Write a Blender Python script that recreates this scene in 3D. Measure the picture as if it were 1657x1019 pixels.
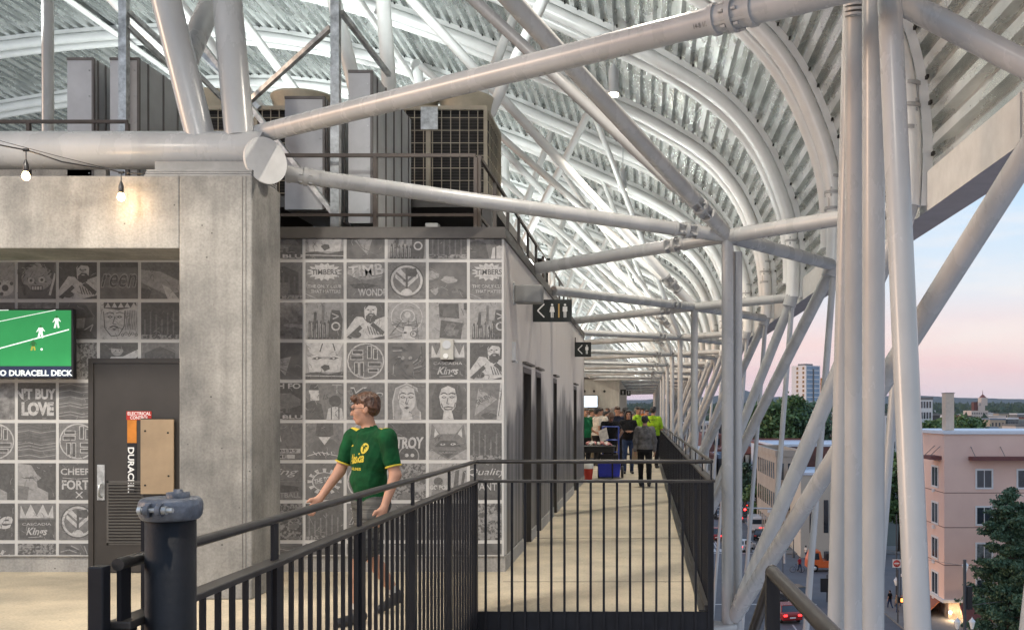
import bpy, bmesh, math, random
import numpy as np
from mathutils import Vector, Matrix, noise
from mathutils.bvhtree import BVHTree
R = math.radians
random.seed(7)
for o in list(bpy.data.objects):
    bpy.data.objects.remove(o)
S = bpy.context.scene
COL = S.collection
# ------------------------------------------------------------------ camera
EYE = 1.62
F = 1550.0
cam = bpy.data.cameras.new('camera'); camo = bpy.data.objects.new('camera', cam); COL.objects.link(camo)
camo.location = (0, 0, EYE); camo.rotation_euler = (R(90), 0, 0)
cam.sensor_width = 36; cam.sensor_fit = 'HORIZONTAL'; cam.lens = 36*F/1657
cam.shift_x = (828.5-1043)/1657; cam.shift_y = (668-509.5)/1657
cam.clip_start = 0.05; cam.clip_end = 30000
S.camera = camo
# ------------------------------------------------------------------ world, sun, exposure
W = bpy.data.worlds.new('World'); S.world = W; W.use_nodes = True
nt = W.node_tree; nt.nodes.clear()
def N(t, **k):
    n = nt.nodes.new(t)
    for a, b in k.items(): setattr(n, a, b)
    return n
out = N('ShaderNodeOutputWorld'); bg = N('ShaderNodeBackground')
tc = N('ShaderNodeTexCoord'); sep = N('ShaderNodeSeparateXYZ')
nt.links.new(tc.outputs['Generated'], sep.inputs[0])
ramp = N('ShaderNodeValToRGB'); cr = ramp.color_ramp
stops = [(0.0, (.34, .38, .46)), (.485, (.42, .46, .58)), (.502, (.62, .60, .74)), (.515, (.82, .60, .68)),
         (.535, (.84, .63, .68)), (.563, (.64, .70, .84)), (.61, (.44, .64, .88)), (.72, (.36, .56, .85)), (1.0, (.28, .46, .78))]
cr.elements[0].position = 0; cr.elements[0].color = (*stops[0][1], 1)
cr.elements[1].position = 1; cr.elements[1].color = (*stops[-1][1], 1)
for p, c in stops[1:-1]:
    e = cr.elements.new(p); e.color = (*c, 1)
mr = N('ShaderNodeMapRange'); mr.inputs[1].default_value = -1; mr.inputs[2].default_value = 1
nt.links.new(sep.outputs[2], mr.inputs[0]); nt.links.new(mr.outputs[0], ramp.inputs[0])
mp = N('ShaderNodeMapping'); mp.inputs['Scale'].default_value = (2.2, 2.2, 16)
mp.inputs['Rotation'].default_value = (0.06, 0.10, 0)
nz = N('ShaderNodeTexNoise'); nz.inputs['Scale'].default_value = 1.6; nz.inputs['Detail'].default_value = 7; nz.inputs['Roughness'].default_value = .55
nt.links.new(tc.outputs['Generated'], mp.inputs[0]); nt.links.new(mp.outputs[0], nz.inputs[0])
cr2 = N('ShaderNodeValToRGB'); cr2.color_ramp.elements[0].position = .48; cr2.color_ramp.elements[1].position = .68
nt.links.new(nz.outputs[0], cr2.inputs[0])
mulc = N('ShaderNodeMath', operation='MULTIPLY'); mulc.inputs[1].default_value = .75
nt.links.new(cr2.outputs[0], mulc.inputs[0])
mix = N('ShaderNodeMixRGB'); mix.inputs[2].default_value = (.82, .76, .80, 1)
nt.links.new(mulc.outputs[0], mix.inputs[0]); nt.links.new(ramp.outputs[0], mix.inputs[1])
# a physical Nishita sky adds the after-glow of the set sun in the west, behind and left of the camera
sky = N('ShaderNodeTexSky'); sky.sky_type = 'NISHITA'; sky.sun_disc = False
sky.sun_elevation = R(4); sky.sun_rotation = R(-95); sky.air_density = 1.2; sky.dust_density = 1.5
scl = N('ShaderNodeMixRGB', blend_type='ADD'); scl.inputs[0].default_value = .09
nt.links.new(mix.outputs[0], scl.inputs[1]); nt.links.new(sky.outputs[0], scl.inputs[2])
nt.links.new(scl.outputs[0], bg.inputs[0]); bg.inputs[1].default_value = 1.0
nt.links.new(bg.outputs[0], out.inputs[0])
sd = bpy.data.lights.new('sun', 'SUN'); so = bpy.data.objects.new('sun', sd); COL.objects.link(so)
sd.energy = 1.1; sd.angle = R(14); sd.color = (1, .72, .52)
so.rotation_euler = Vector((.93, .20, -.20)).to_track_quat('-Z', 'Y').to_euler()
S.view_settings.view_transform = 'Standard'; S.view_settings.look = 'None'
S.view_settings.exposure = 0.06; S.view_settings.gamma = 1
S.render.engine = 'CYCLES'
S.cycles.max_bounces = 6; S.cycles.diffuse_bounces = 3; S.cycles.glossy_bounces = 3
S.cycles.sample_clamp_indirect = 4
# ------------------------------------------------------------------ helpers
def V(px, py, fd):
    """a point whose distance is F/fd metres, seen where the photo shows it"""
    return Vector(((px-1043)/fd, F/fd, EYE+(668-py)/fd))
def E(x, d, z): return Vector((x, d, EYE+z))          # z measured from eye level

class MB:
    def __init__(s): s.v = []; s.f = []; s.m = []; s.s = []
    def add(s, vs, fs, m=0, smooth=False):
        b = len(s.v); s.v += [tuple(v) for v in vs]
        for f in fs: s.f.append(tuple(b+i for i in f)); s.m.append(m); s.s.append(smooth)
        return s
    def box(s, x0, x1, y0, y1, z0, z1, m=0):
        vs = [(x0,y0,z0),(x1,y0,z0),(x1,y1,z0),(x0,y1,z0),(x0,y0,z1),(x1,y0,z1),(x1,y1,z1),(x0,y1,z1)]
        return s.add(vs, [(3,2,1,0),(4,5,6,7),(0,1,5,4),(1,2,6,5),(2,3,7,6),(3,0,4,7)], m)
    def obox(s, c, ax, ay, az, m=0):
        c, ax, ay, az = map(Vector, (c, ax, ay, az))
        vs = [c+ax*i+ay*j+az*k for k in (-1,1) for i, j in ((-1,-1),(1,-1),(1,1),(-1,1))]
        return s.add(vs, [(3,2,1,0),(4,5,6,7),(0,1,5,4),(1,2,6,5),(2,3,7,6),(3,0,4,7)], m)
    def bar(s, p0, p1, w, h, m=0, up=(0,0,1)):
        p0, p1 = Vector(p0), Vector(p1); d = (p1-p0); L = d.length; d /= L
        u = Vector(up); sd_ = d.cross(u)
        if sd_.length < 1e-4: sd_ = d.cross(Vector((0,1,0)))
        sd_.normalize(); u = sd_.cross(d)
        return s.obox((p0+p1)/2, sd_*w/2, d*L/2, u*h/2, m)
    def path(s, pts, r, n=12, m=0, caps=True, r_list=None, smooth=True):
        pts = [Vector(p) for p in pts]; rings = []
        prev = None
        for i, p in enumerate(pts):
            if i == 0: d = pts[1]-p
            elif i == len(pts)-1: d = p-pts[-2]
            else: d = (pts[i+1]-p).normalized()+(p-pts[i-1]).normalized()
            d.normalize()
            if prev is None:
                a = Vector((0,0,1)) if abs(d.z) < .9 else Vector((0,1,0))
                u = d.cross(a).normalized()
            else:
                u = (prev-d*prev.dot(d)).normalized()
            prev = u; w = d.cross(u)
            rr = r_list[i] if r_list else r
            rings.append([p+(u*math.cos(2*math.pi*k/n)+w*math.sin(2*math.pi*k/n))*rr for k in range(n)])
        vs = [q for g in rings for q in g]; fs = []
        for i in range(len(rings)-1):
            for k in range(n):
                a = i*n+k; b = i*n+(k+1) % n
                fs.append((a, b, b+n, a+n))
        s.add(vs, fs, m, smooth)
        if caps:
            s.add(rings[0], [tuple(range(n))[::-1]], m); s.add(rings[-1], [tuple(range(n))], m)
        return s
    def tube(s, a, b, r, n=16, m=0, r2=None): return s.path([a, b], r, n, m, r_list=[r, r2 if r2 else r])
    def lathe(s, c, prof, n=20, m=0, axis=(0,0,1), smooth=True):
        c = Vector(c); ax = Vector(axis).normalized()
        u = ax.orthogonal().normalized(); w = ax.cross(u); vs = []
        for r, z in prof:
            for k in range(n):
                t = 2*math.pi*k/n; vs.append(c+ax*z+(u*math.cos(t)+w*math.sin(t))*r)
        fs = [(i*n+k, i*n+(k+1) % n, (i+1)*n+(k+1) % n, (i+1)*n+k) for i in range(len(prof)-1) for k in range(n)]
        s.add(vs, fs, m, smooth)
        if prof[0][0] > 1e-4: s.add(vs[:n], [tuple(range(n))[::-1]], m)
        if prof[-1][0] > 1e-4: s.add(vs[-n:], [tuple(range(n))], m)
        return s
    def prism(s, poly, y0, y1, m=0, axis='y'):
        """polygon given in (x,z), thickness y0..y1 (axis='x': polygon in (y,z), thickness along x)"""
        n = len(poly)
        if axis == 'y': vs = [(a, y0, b) for a, b in poly]+[(a, y1, b) for a, b in poly]
        elif axis == 'x': vs = [(y0, a, b) for a, b in poly]+[(y1, a, b) for a, b in poly]
        else: vs = [(a, b, y0) for a, b in poly]+[(a, b, y1) for a, b in poly]
        fs = [tuple(range(n)), tuple(range(2*n-1, n-1, -1))]+[(i, i+n, (i+1) % n+n, (i+1) % n) for i in range(n)]
        return s.add(vs, fs, m)
    def build(s, name, mats, parent=None, loc=None, bevel=0):
        me = bpy.data.meshes.new(name)
        o0 = parent_loc(parent) if parent else (Vector(loc) if loc else Vector((0,0,0)))
        me.from_pydata([(x-o0.x, y-o0.y, z-o0.z) for x, y, z in s.v], [], s.f)
        if not isinstance(mats, (list, tuple)): mats = [mats]
        for m in mats: me.materials.append(m)
        me.polygons.foreach_set('material_index', s.m); me.polygons.foreach_set('use_smooth', s.s)
        me.update()
        bm = bmesh.new(); bm.from_mesh(me); bmesh.ops.recalc_face_normals(bm, faces=bm.faces)
        bm.to_mesh(me); bm.free()
        o = bpy.data.objects.new(name, me); COL.objects.link(o)
        if parent: o.parent = parent
        else: o.location = o0
        if bevel:
            b = o.modifiers.new('bevel', 'BEVEL'); b.width = bevel; b.segments = 2; b.limit_method = 'ANGLE'
        return o
WL = {}
def parent_loc(p):
    v = Vector(p.location)
    q = p.parent
    while q: v += Vector(q.location); q = q.parent
    return v
def tag(o, label=None, cat=None, group=None, kind=None):
    if label: o['label'] = label
    if cat: o['category'] = cat
    if group: o['group'] = group
    if kind: o['kind'] = kind
    return o
def thing(name, label, cat, loc, group=None, rz=0):
    o = bpy.data.objects.new(name, None); o.location = loc; o.rotation_euler = (0,0,rz); o.empty_display_size = .1
    COL.objects.link(o); return tag(o, label, cat, group)
def copy_tree(o, parent=None):
    c = o.copy(); COL.objects.link(c)
    if parent: c.parent = parent
    for ch in list(o.children): copy_tree(ch, c)
    return c
ORD = ['first','second','third','fourth','fifth','sixth','seventh','eighth','ninth','tenth','eleventh','twelfth','thirteenth','fourteenth','fifteenth','sixteenth','seventeenth','eighteenth','nineteenth','twentieth']
ORD += ['twenty '+x for x in ORD[:9]]+['thirtieth']+['thirty '+x for x in ORD[:9]]
# ------------------------------------------------------------------ materials
def mat(name, col, rough=.6, metal=0, var=.12, scale=6, col2=None, bump=0, bscale=30, stretch=(1,1,1), spec=.5, emit=None, es=0, alpha=None, detail=5, rvar=0, coord='Object'):
    m = bpy.data.materials.new(name); m.use_nodes = True; t = m.node_tree; n = t.nodes; b = n['Principled BSDF']
    b.inputs['Roughness'].default_value = rough; b.inputs['Metallic'].default_value = metal
    b.inputs['Specular IOR Level'].default_value = spec
    g = n.new('ShaderNodeNewGeometry') if coord == 'World' else n.new('ShaderNodeTexCoord')
    mp = n.new('ShaderNodeMapping'); mp.inputs['Scale'].default_value = stretch
    t.links.new(g.outputs['Position' if coord == 'World' else 'Object'], mp.inputs[0])
    nz = n.new('ShaderNodeTexNoise'); nz.inputs['Scale'].default_value = scale; nz.inputs['Detail'].default_value = detail; nz.inputs['Roughness'].default_value = .6
    t.links.new(mp.outputs[0], nz.inputs[0])
    r = n.new('ShaderNodeValToRGB'); r.color_ramp.elements[0].position = .3; r.color_ramp.elements[1].position = .7
    c2 = col2 if col2 else tuple(c*(1-var*2) for c in col)
    c1 = col if col2 else tuple(min(1, c*(1+var)) for c in col)
    r.color_ramp.elements[0].color = (*c2, 1); r.color_ramp.elements[1].color = (*c1, 1)
    t.links.new(nz.outputs[0], r.inputs[0]); t.links.new(r.outputs[0], b.inputs['Base Color'])
    if rvar:
        q = n.new('ShaderNodeMapRange'); q.inputs[3].default_value = rough-rvar; q.inputs[4].default_value = rough+rvar
        t.links.new(nz.outputs[0], q.inputs[0]); t.links.new(q.outputs[0], b.inputs['Roughness'])
    if bump:
        z = n.new('ShaderNodeTexNoise'); z.inputs['Scale'].default_value = bscale; z.inputs['Detail'].default_value = 4
        t.links.new(mp.outputs[0], z.inputs[0])
        bp = n.new('ShaderNodeBump'); bp.inputs['Strength'].default_value = bump; bp.inputs['Distance'].default_value = .01
        t.links.new(z.outputs[0], bp.inputs['Height']); t.links.new(bp.outputs[0], b.inputs['Normal'])
    if emit:
        b.inputs['Emission Color'].default_value = (*emit, 1); b.inputs['Emission Strength'].default_value = es
    return m
def concrete(name, c1, c2, streak=.5, scale=.8, sheet=0):
    m = mat(name, c1, .8, var=.1, scale=1.5, col2=c2, bump=.35, bscale=60, coord='World', detail=12)
    t = m.node_tree; n = t.nodes; q0_ = [q for q in n if q.type == 'VALTORGB'][0]; q0_.color_ramp.elements[0].position = .34; q0_.color_ramp.elements[1].position = .60; b = n['Principled BSDF']; base = b.inputs['Base Color'].links[0].from_socket
    g = n.new('ShaderNodeNewGeometry')
    mp = n.new('ShaderNodeMapping'); mp.inputs['Scale'].default_value = (9, 9, .7); t.links.new(g.outputs['Position'], mp.inputs[0])
    z = n.new('ShaderNodeTexNoise'); z.inputs['Scale'].default_value = scale; z.inputs['Detail'].default_value = 8; z.inputs['Roughness'].default_value = .65
    t.links.new(mp.outputs[0], z.inputs[0])
    r = n.new('ShaderNodeValToRGB'); r.color_ramp.elements[0].position = .35; r.color_ramp.elements[1].position = .62
    r.color_ramp.elements[0].color = (.42, .42, .42, 1)
    t.links.new(z.outputs[0], r.inputs[0])
    mx = n.new('ShaderNodeMixRGB'); mx.blend_type = 'MULTIPLY'; mx.inputs[0].default_value = streak
    t.links.new(base, mx.inputs[1]); t.links.new(r.outputs[0], mx.inputs[2])
    # fine speckle and pin holes
    z2 = n.new('ShaderNodeTexNoise'); z2.inputs['Scale'].default_value = 45; z2.inputs['Detail'].default_value = 3
    t.links.new(g.outputs['Position'], z2.inputs[0])
    r2 = n.new('ShaderNodeValToRGB'); r2.color_ramp.elements[0].position = .35; r2.color_ramp.elements[1].position = .6
    r2.color_ramp.elements[0].color = (.72, .72, .72, 1); t.links.new(z2.outputs[0], r2.inputs[0])
    m2 = n.new('ShaderNodeMixRGB'); m2.blend_type = 'MULTIPLY'; m2.inputs[0].default_value = .6
    t.links.new(mx.outputs[0], m2.inputs[1]); t.links.new(r2.outputs[0], m2.inputs[2])
    vz = n.new('ShaderNodeTexVoronoi'); vz.inputs['Scale'].default_value = 5.5; t.links.new(g.outputs['Position'], vz.inputs[0])
    r3 = n.new('ShaderNodeValToRGB'); r3.color_ramp.elements[0].position = .035; r3.color_ramp.elements[1].position = .05
    r3.color_ramp.elements[0].color = (.15, .15, .15, 1); t.links.new(vz.outputs[0], r3.inputs[0])
    m3 = n.new('ShaderNodeMixRGB'); m3.blend_type = 'MULTIPLY'; m3.inputs[0].default_value = .8
    t.links.new(m2.outputs[0], m3.inputs[1]); t.links.new(r3.outputs[0], m3.inputs[2])
    t.links.new(m3.outputs[0], b.inputs['Base Color'])
    return m
M = {}
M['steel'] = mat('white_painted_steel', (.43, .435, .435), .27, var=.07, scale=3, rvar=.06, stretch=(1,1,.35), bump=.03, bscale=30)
M['steel_lit'] = mat('white_steel_lit', (.80, .81, .80), .28, var=.05, scale=2)  # paler copy of the steel paint, with the uplit brightness in its colour
M['rail'] = mat('black_rail_paint', (.010, .0105, .014), .45, var=.2, scale=8, bump=.05, spec=.35)
M['railtop'] = mat('worn_rail_top', (.045, .041, .038), .38, metal=.3, var=.2, scale=10)
M['brown'] = mat('bronze_rail_paint', (.075, .06, .05), .5, var=.15)
M['conc'] = concrete('board_marked_concrete', (.34, .33, .305), (.17, .168, .16), .4)
M['plinth'] = concrete('pale_concrete', (.45, .43, .40), (.34, .33, .31), .3)
M['floor'] = concrete('walkway_concrete', (.62, .53, .385), (.44, .385, .29), .16, scale=.25)
M['blockc'] = concrete('cream_concrete', (.52, .49, .43), (.42, .40, .36), .3)
M['deck'] = mat('galvanised_deck', (.84, .86, .85), .27, metal=.7, scale=3.0, col2=(.42, .45, .44), stretch=(1, .3, 1), rvar=.15, detail=7, coord='World')
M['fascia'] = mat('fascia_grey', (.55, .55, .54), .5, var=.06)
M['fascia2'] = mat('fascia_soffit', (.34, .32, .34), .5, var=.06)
M['galv'] = mat('galvanised_strut', (.55, .57, .57), .35, metal=.6, var=.25, scale=12)
M['cap'] = mat('dark_bronze_cap', (.095, .088, .08), .5, var=.1)
M['door'] = mat('dark_bronze_door', (.045, .040, .036), .45, var=.1, scale=3)
M['beige'] = mat('beige_equipment', (.48, .43, .33), .5, var=.12, scale=3)
M['grey'] = mat('grey_sheet_metal', (.50, .515, .53), .45, metal=.2, var=.1, scale=2)
M['greyd'] = mat('dark_sheet_metal', (.15, .14, .135), .5, metal=.2, var=.1)
M['dark'] = mat('black_void', (.012, .012, .012), .8, var=.2)
M['black'] = mat('black_plastic', (.012, .012, .014), .4, var=.1)
M['white'] = mat('white_plastic', (.72, .72, .70), .5, var=.04)
M['tan'] = mat('tan_board', (.34, .25, .16), .75, var=.1, scale=3)
M['red'] = mat('red_sign', (.45, .03, .02), .5, var=.05)
M['copper'] = mat('copper_orange', (.65, .24, .04), .35, metal=.3, var=.15, scale=5)
M['wtext'] = mat('white_lettering', (.80, .80, .78), .6, var=.02)
M['gold'] = mat('gold_mark', (.55, .36, .12), .5, var=.03)
M['signblk'] = mat('sign_black', (.010, .014, .012), .4, var=.1)
M['bulb'] = mat('lit_bulb', (1, .8, .5), .3, emit=(1, .72, .38), es=14)
M['lamp'] = mat('lit_lens', (1, .9, .7), .3, emit=(1, .86, .62), es=22)
M['castiron'] = mat('grey_blue_casting', (.12, .135, .165), .45, metal=.2, var=.25, scale=25, bump=.4, bscale=60)
M['pipeblk'] = mat('black_pipe', (.006, .007, .010), .5, var=.25, scale=14, bump=.12, bscale=50, spec=.3)
# side wall: blackened zinc with vertical streaks
def streak_metal():
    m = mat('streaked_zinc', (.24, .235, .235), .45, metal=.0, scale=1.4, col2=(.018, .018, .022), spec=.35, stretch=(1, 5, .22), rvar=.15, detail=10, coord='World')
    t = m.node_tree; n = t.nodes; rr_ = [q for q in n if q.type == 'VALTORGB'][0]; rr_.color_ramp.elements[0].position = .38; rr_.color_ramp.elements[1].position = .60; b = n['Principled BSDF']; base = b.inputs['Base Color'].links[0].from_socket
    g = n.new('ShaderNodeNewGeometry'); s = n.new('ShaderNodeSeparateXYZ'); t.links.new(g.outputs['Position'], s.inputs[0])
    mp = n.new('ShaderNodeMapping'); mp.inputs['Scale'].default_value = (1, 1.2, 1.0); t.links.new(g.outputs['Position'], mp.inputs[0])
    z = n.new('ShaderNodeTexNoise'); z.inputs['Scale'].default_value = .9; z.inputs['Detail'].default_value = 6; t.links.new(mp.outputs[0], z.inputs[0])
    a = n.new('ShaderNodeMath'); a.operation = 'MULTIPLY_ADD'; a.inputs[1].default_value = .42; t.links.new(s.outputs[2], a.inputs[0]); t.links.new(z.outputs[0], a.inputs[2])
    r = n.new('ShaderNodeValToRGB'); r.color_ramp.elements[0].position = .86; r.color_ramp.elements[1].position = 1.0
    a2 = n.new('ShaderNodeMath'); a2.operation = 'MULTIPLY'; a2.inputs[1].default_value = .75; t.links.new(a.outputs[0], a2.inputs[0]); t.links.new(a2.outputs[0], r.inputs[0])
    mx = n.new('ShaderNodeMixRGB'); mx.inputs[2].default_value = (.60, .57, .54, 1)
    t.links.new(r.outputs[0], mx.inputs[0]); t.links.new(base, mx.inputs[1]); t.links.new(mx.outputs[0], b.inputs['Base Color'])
    return m
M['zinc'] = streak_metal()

# ================================================================== STRUCTURE
XW = -1.434            # side wall plane
D0, D1 = 9.75, 22.7    # washroom block near and far faces
ZT = EYE+1.774         # block wall top
b = MB()
b.box(-14, .53, 7.83, 110, -.30, 0)
b.box(-14, -1.40, -3, 7.83, -.30, 0)
b.box(-1.40, 2.2, -3, 2.2, -.30, 0)
tag(b.build('floor', M['floor']), 'pale tan polished concrete walkway floor', kind='structure')
# thin joints on the floor
b = MB()
for d in (9.2, 12.4, 15.9, 19.4, 23, 26.5, 30): b.box(-1.42 if d > 9.7 else -1.36, .50, d, d+.012, .0005, .003)
tag(b.build('floor_joint', mat('joint_line', (.16, .14, .12), .9)), kind='structure')

def pipe_coupling(mb, p, d, r, L=.34, m=0):
    """bolted clevis joint: narrow core with fins between two collars"""
    p = Vector(p); d = Vector(d).normalized(); u = d.orthogonal().normalized(); w = d.cross(u)
    for k in (-1, 0, 1):
        c = p+d*L/2*k
        mb.tube(c-d*.018, c+d*.018, r*1.12 if k == 0 else r*1.05, 18, m)
    mb.tube(p-d*L/2, p+d*L/2, r*.34, 10, m)
    for a in (u, w):
        mb.obox(p, a*r*.95, d*L/2, a.cross(d)*r*.10, m)
    for s_ in (-1, 1):
        for k in range(6):
            t = k*math.pi/3+.3; q = p+(u*math.cos(t)+w*math.sin(t))*r*.95+d*.03*s_
            mb.tube(q, q+d*.03*s_, r*.13, 6, m)

# ---- roof profile (X, height over eye)
PROF = [(2.5,1.96),(2.52,2.4),(2.5,2.85),(2.42,3.35),(2.26,3.83),(2.03,4.35),(1.74,4.8),(1.37,5.2),(.94,5.53),(.42,5.84),(-.1,6.12),(-1.0,6.52),(-1.9,6.93),(-4,7.8),(-7,8.75),(-10.5,9.25),(-15,9.0),(-20,8.2)]
def catmull(P, n=6):
    P = [Vector((a, b)) for a, b in P]; o = []
    Q = [P[0]*2-P[1]]+P+[P[-1]*2-P[-2]]
    for i in range(1, len(Q)-2):
        for k in range(n):
            t = k/n; p0, p1, p2, p3 = Q[i-1:i+3]
            o.append(.5*((2*p1)+(-p0+p2)*t+(2*p0-5*p1+4*p2-p3)*t*t+(-p0+3*p1-3*p2+p3)*t*t*t))
    return o+[P[-1]]
PC = catmull(PROF)
def offset_profile(P, off):
    o = []
    for i, p in enumerate(P):
        a = P[max(0, i-1)]; c = P[min(len(P)-1, i+1)]; t = (c-a).normalized()
        nrm = Vector((t.y, -t.x))                       # outward (right / up)
        o.append(p+nrm*off)
    return o
# corrugated deck, flutes run along the walkway
OP = offset_profile(PC, .20)
OP = [Vector((2.74, 2.28))]+[p for p in OP if p.y > 2.4]
def resample(P, step):
    o = [P[0].copy()]; acc = 0
    for i in range(1, len(P)):
        a, c = P[i-1], P[i]; L = (c-a).length; t = step-acc
        while t <= L:
            o.append(a.lerp(c, t/L)); t += step
        acc = L-(t-step)
    return o
pitch = .24
RS = resample(OP, pitch/8)
sec = []
for i, p in enumerate(RS):
    a = RS[max(0, i-1)]; c = RS[min(len(RS)-1, i+1)]; t = (c-a).normalized(); nrm = Vector((t.y, -t.x))
    h = [0, 0, 0, 0, 1, 1, 1, 1][i % 8]
    sec.append(p+nrm*h*.095)
b = MB()
ys = [1.9+3.55*k for k in range(29)]
for k in range(len(ys)-1):
    y0, y1 = ys[k], ys[k+1]+.02; dz = .004*(k % 2)
    vs = [(p.x, y0, EYE+p.y+dz) for p in sec]+[(p.x, y1, EYE+p.y+dz) for p in sec]; n = len(sec)
    b.add(vs, [(i, i+1, n+i+1, n+i) for i in range(n-1)], 0)
roof = b.build('roof_deck', M['deck'])
sm = roof.modifiers.new('thick', 'SOLIDIFY'); sm.thickness = .004
rf = thing('roof', 'curved corrugated galvanised metal roof sweeping over the whole walkway', 'roof', (0, 20, EYE+6))
roof.parent = rf; roof.location = (0, -20, -EYE-6)
# closure strips and clips over every rib
for k in range(1, 28):
    yr = 1.9+3.55*k+.03
    c = MB(); q0 = offset_profile(PC, .105); q1 = offset_profile(PC, .198)
    vs = [(p.x, yr-.0, EYE+p.y) for p in q0]+[(p.x, yr-.0, EYE+p.y) for p in q1]+[(p.x, yr+.012, EYE+p.y) for p in q0]+[(p.x, yr+.012, EYE+p.y) for p in q1]; n = len(q0)
    c.add(vs, [(i, i+1, n+i+1, n+i) for i in range(n-1)]+[(2*n+i, 2*n+i+1, 3*n+i+1, 3*n+i) for i in range(n-1)]+[(i, i+1, 2*n+i+1, 2*n+i) for i in range(n-1)])
    c.build('closure_strip', M['steel_lit'], rf)
b = MB(); cp = resample(offset_profile(PC, .185), .24)
for k in range(2, 13):
    yr = 1.9+3.55*k
    for i, q_ in enumerate(cp):
        if i % 3 == 0 or q_.x < -12: continue
        for dy in (-.02, .075): b.box(q_.x-.012, q_.x+.012, yr+dy-.03, yr+dy+.03, EYE+q_.y-.016, EYE+q_.y+.016)
o = b.build('deck_clips', M['dark'], rf); o['kind'] = 'stuff'
# edge box beam
b = MB(); poly = [(2.66, EYE+1.90), (2.97, EYE+1.90), (2.97, EYE+2.32), (2.66, EYE+2.27)]
b.prism(poly, 1.9, 103)
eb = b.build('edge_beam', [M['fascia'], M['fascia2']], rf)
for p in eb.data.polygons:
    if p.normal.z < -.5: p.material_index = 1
b = MB()
for k in range(0, 28): b.box(2.645, 2.66, 2.0+3.55*k+1.2, 2.0+3.55*k+1.24, EYE+1.91, EYE+2.262)
b.build('beam_joint', M['fascia'], rf)
b = MB(); n = len(PC); q0 = [p for p in PC if p.y > 2.3]; b.prism([(p.x, EYE+p.y) for p in q0]+[(-20, EYE+2.3), (2.5, EYE+2.3)], 102.0, 102.2)
b.build('end_wall', M['steel_lit'], rf)
# ---- ribs
rib_r = .115
def add_rib(k):
    y = 5.55+3.55*k
    t = thing('roof_rib', 'curved white double tube roof rib, %s along the roof from the camera' % ORD[k], 'roof rib', (2.5, y, EYE+1.96), 'curved roof ribs under the metal deck')
    pts = [(p.x, y, EYE+p.y) for p in PC]
    MB().path(pts, rib_r, 14 if k < 8 else 8).build('rib_tube', M['steel_lit'], t)
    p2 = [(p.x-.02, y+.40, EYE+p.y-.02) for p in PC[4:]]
    MB().path(p2, rib_r*.9, 12 if k < 8 else 7).build('rib_tube', M['steel_lit'], t)
    if k < 10:
        m = MB(); pipe_coupling(m, (2.5, y, EYE+2.9), (0.03, 0, 1), rib_r, .42); m.build('coupling', M['steel'], t)
for k in range(27): add_rib(k)
# purlins between ribs (straight white tubes along the roof, seen on the left part)
for j, (x, z) in enumerate([(-5.6, 8.1), (-12.5, 8.95)]):
    t = thing('roof_purlin', 'long straight white tube under the roof ribs, %s' % ['above the equipment', 'far left over the portal'][j], 'roof tube', (x, 3, EYE+z), 'long tubes under the roof')
    MB().tube((x, 3, EYE+z), (x, 103, EYE+z), .07, 10).build('tube', M['steel_lit'], t)
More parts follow.
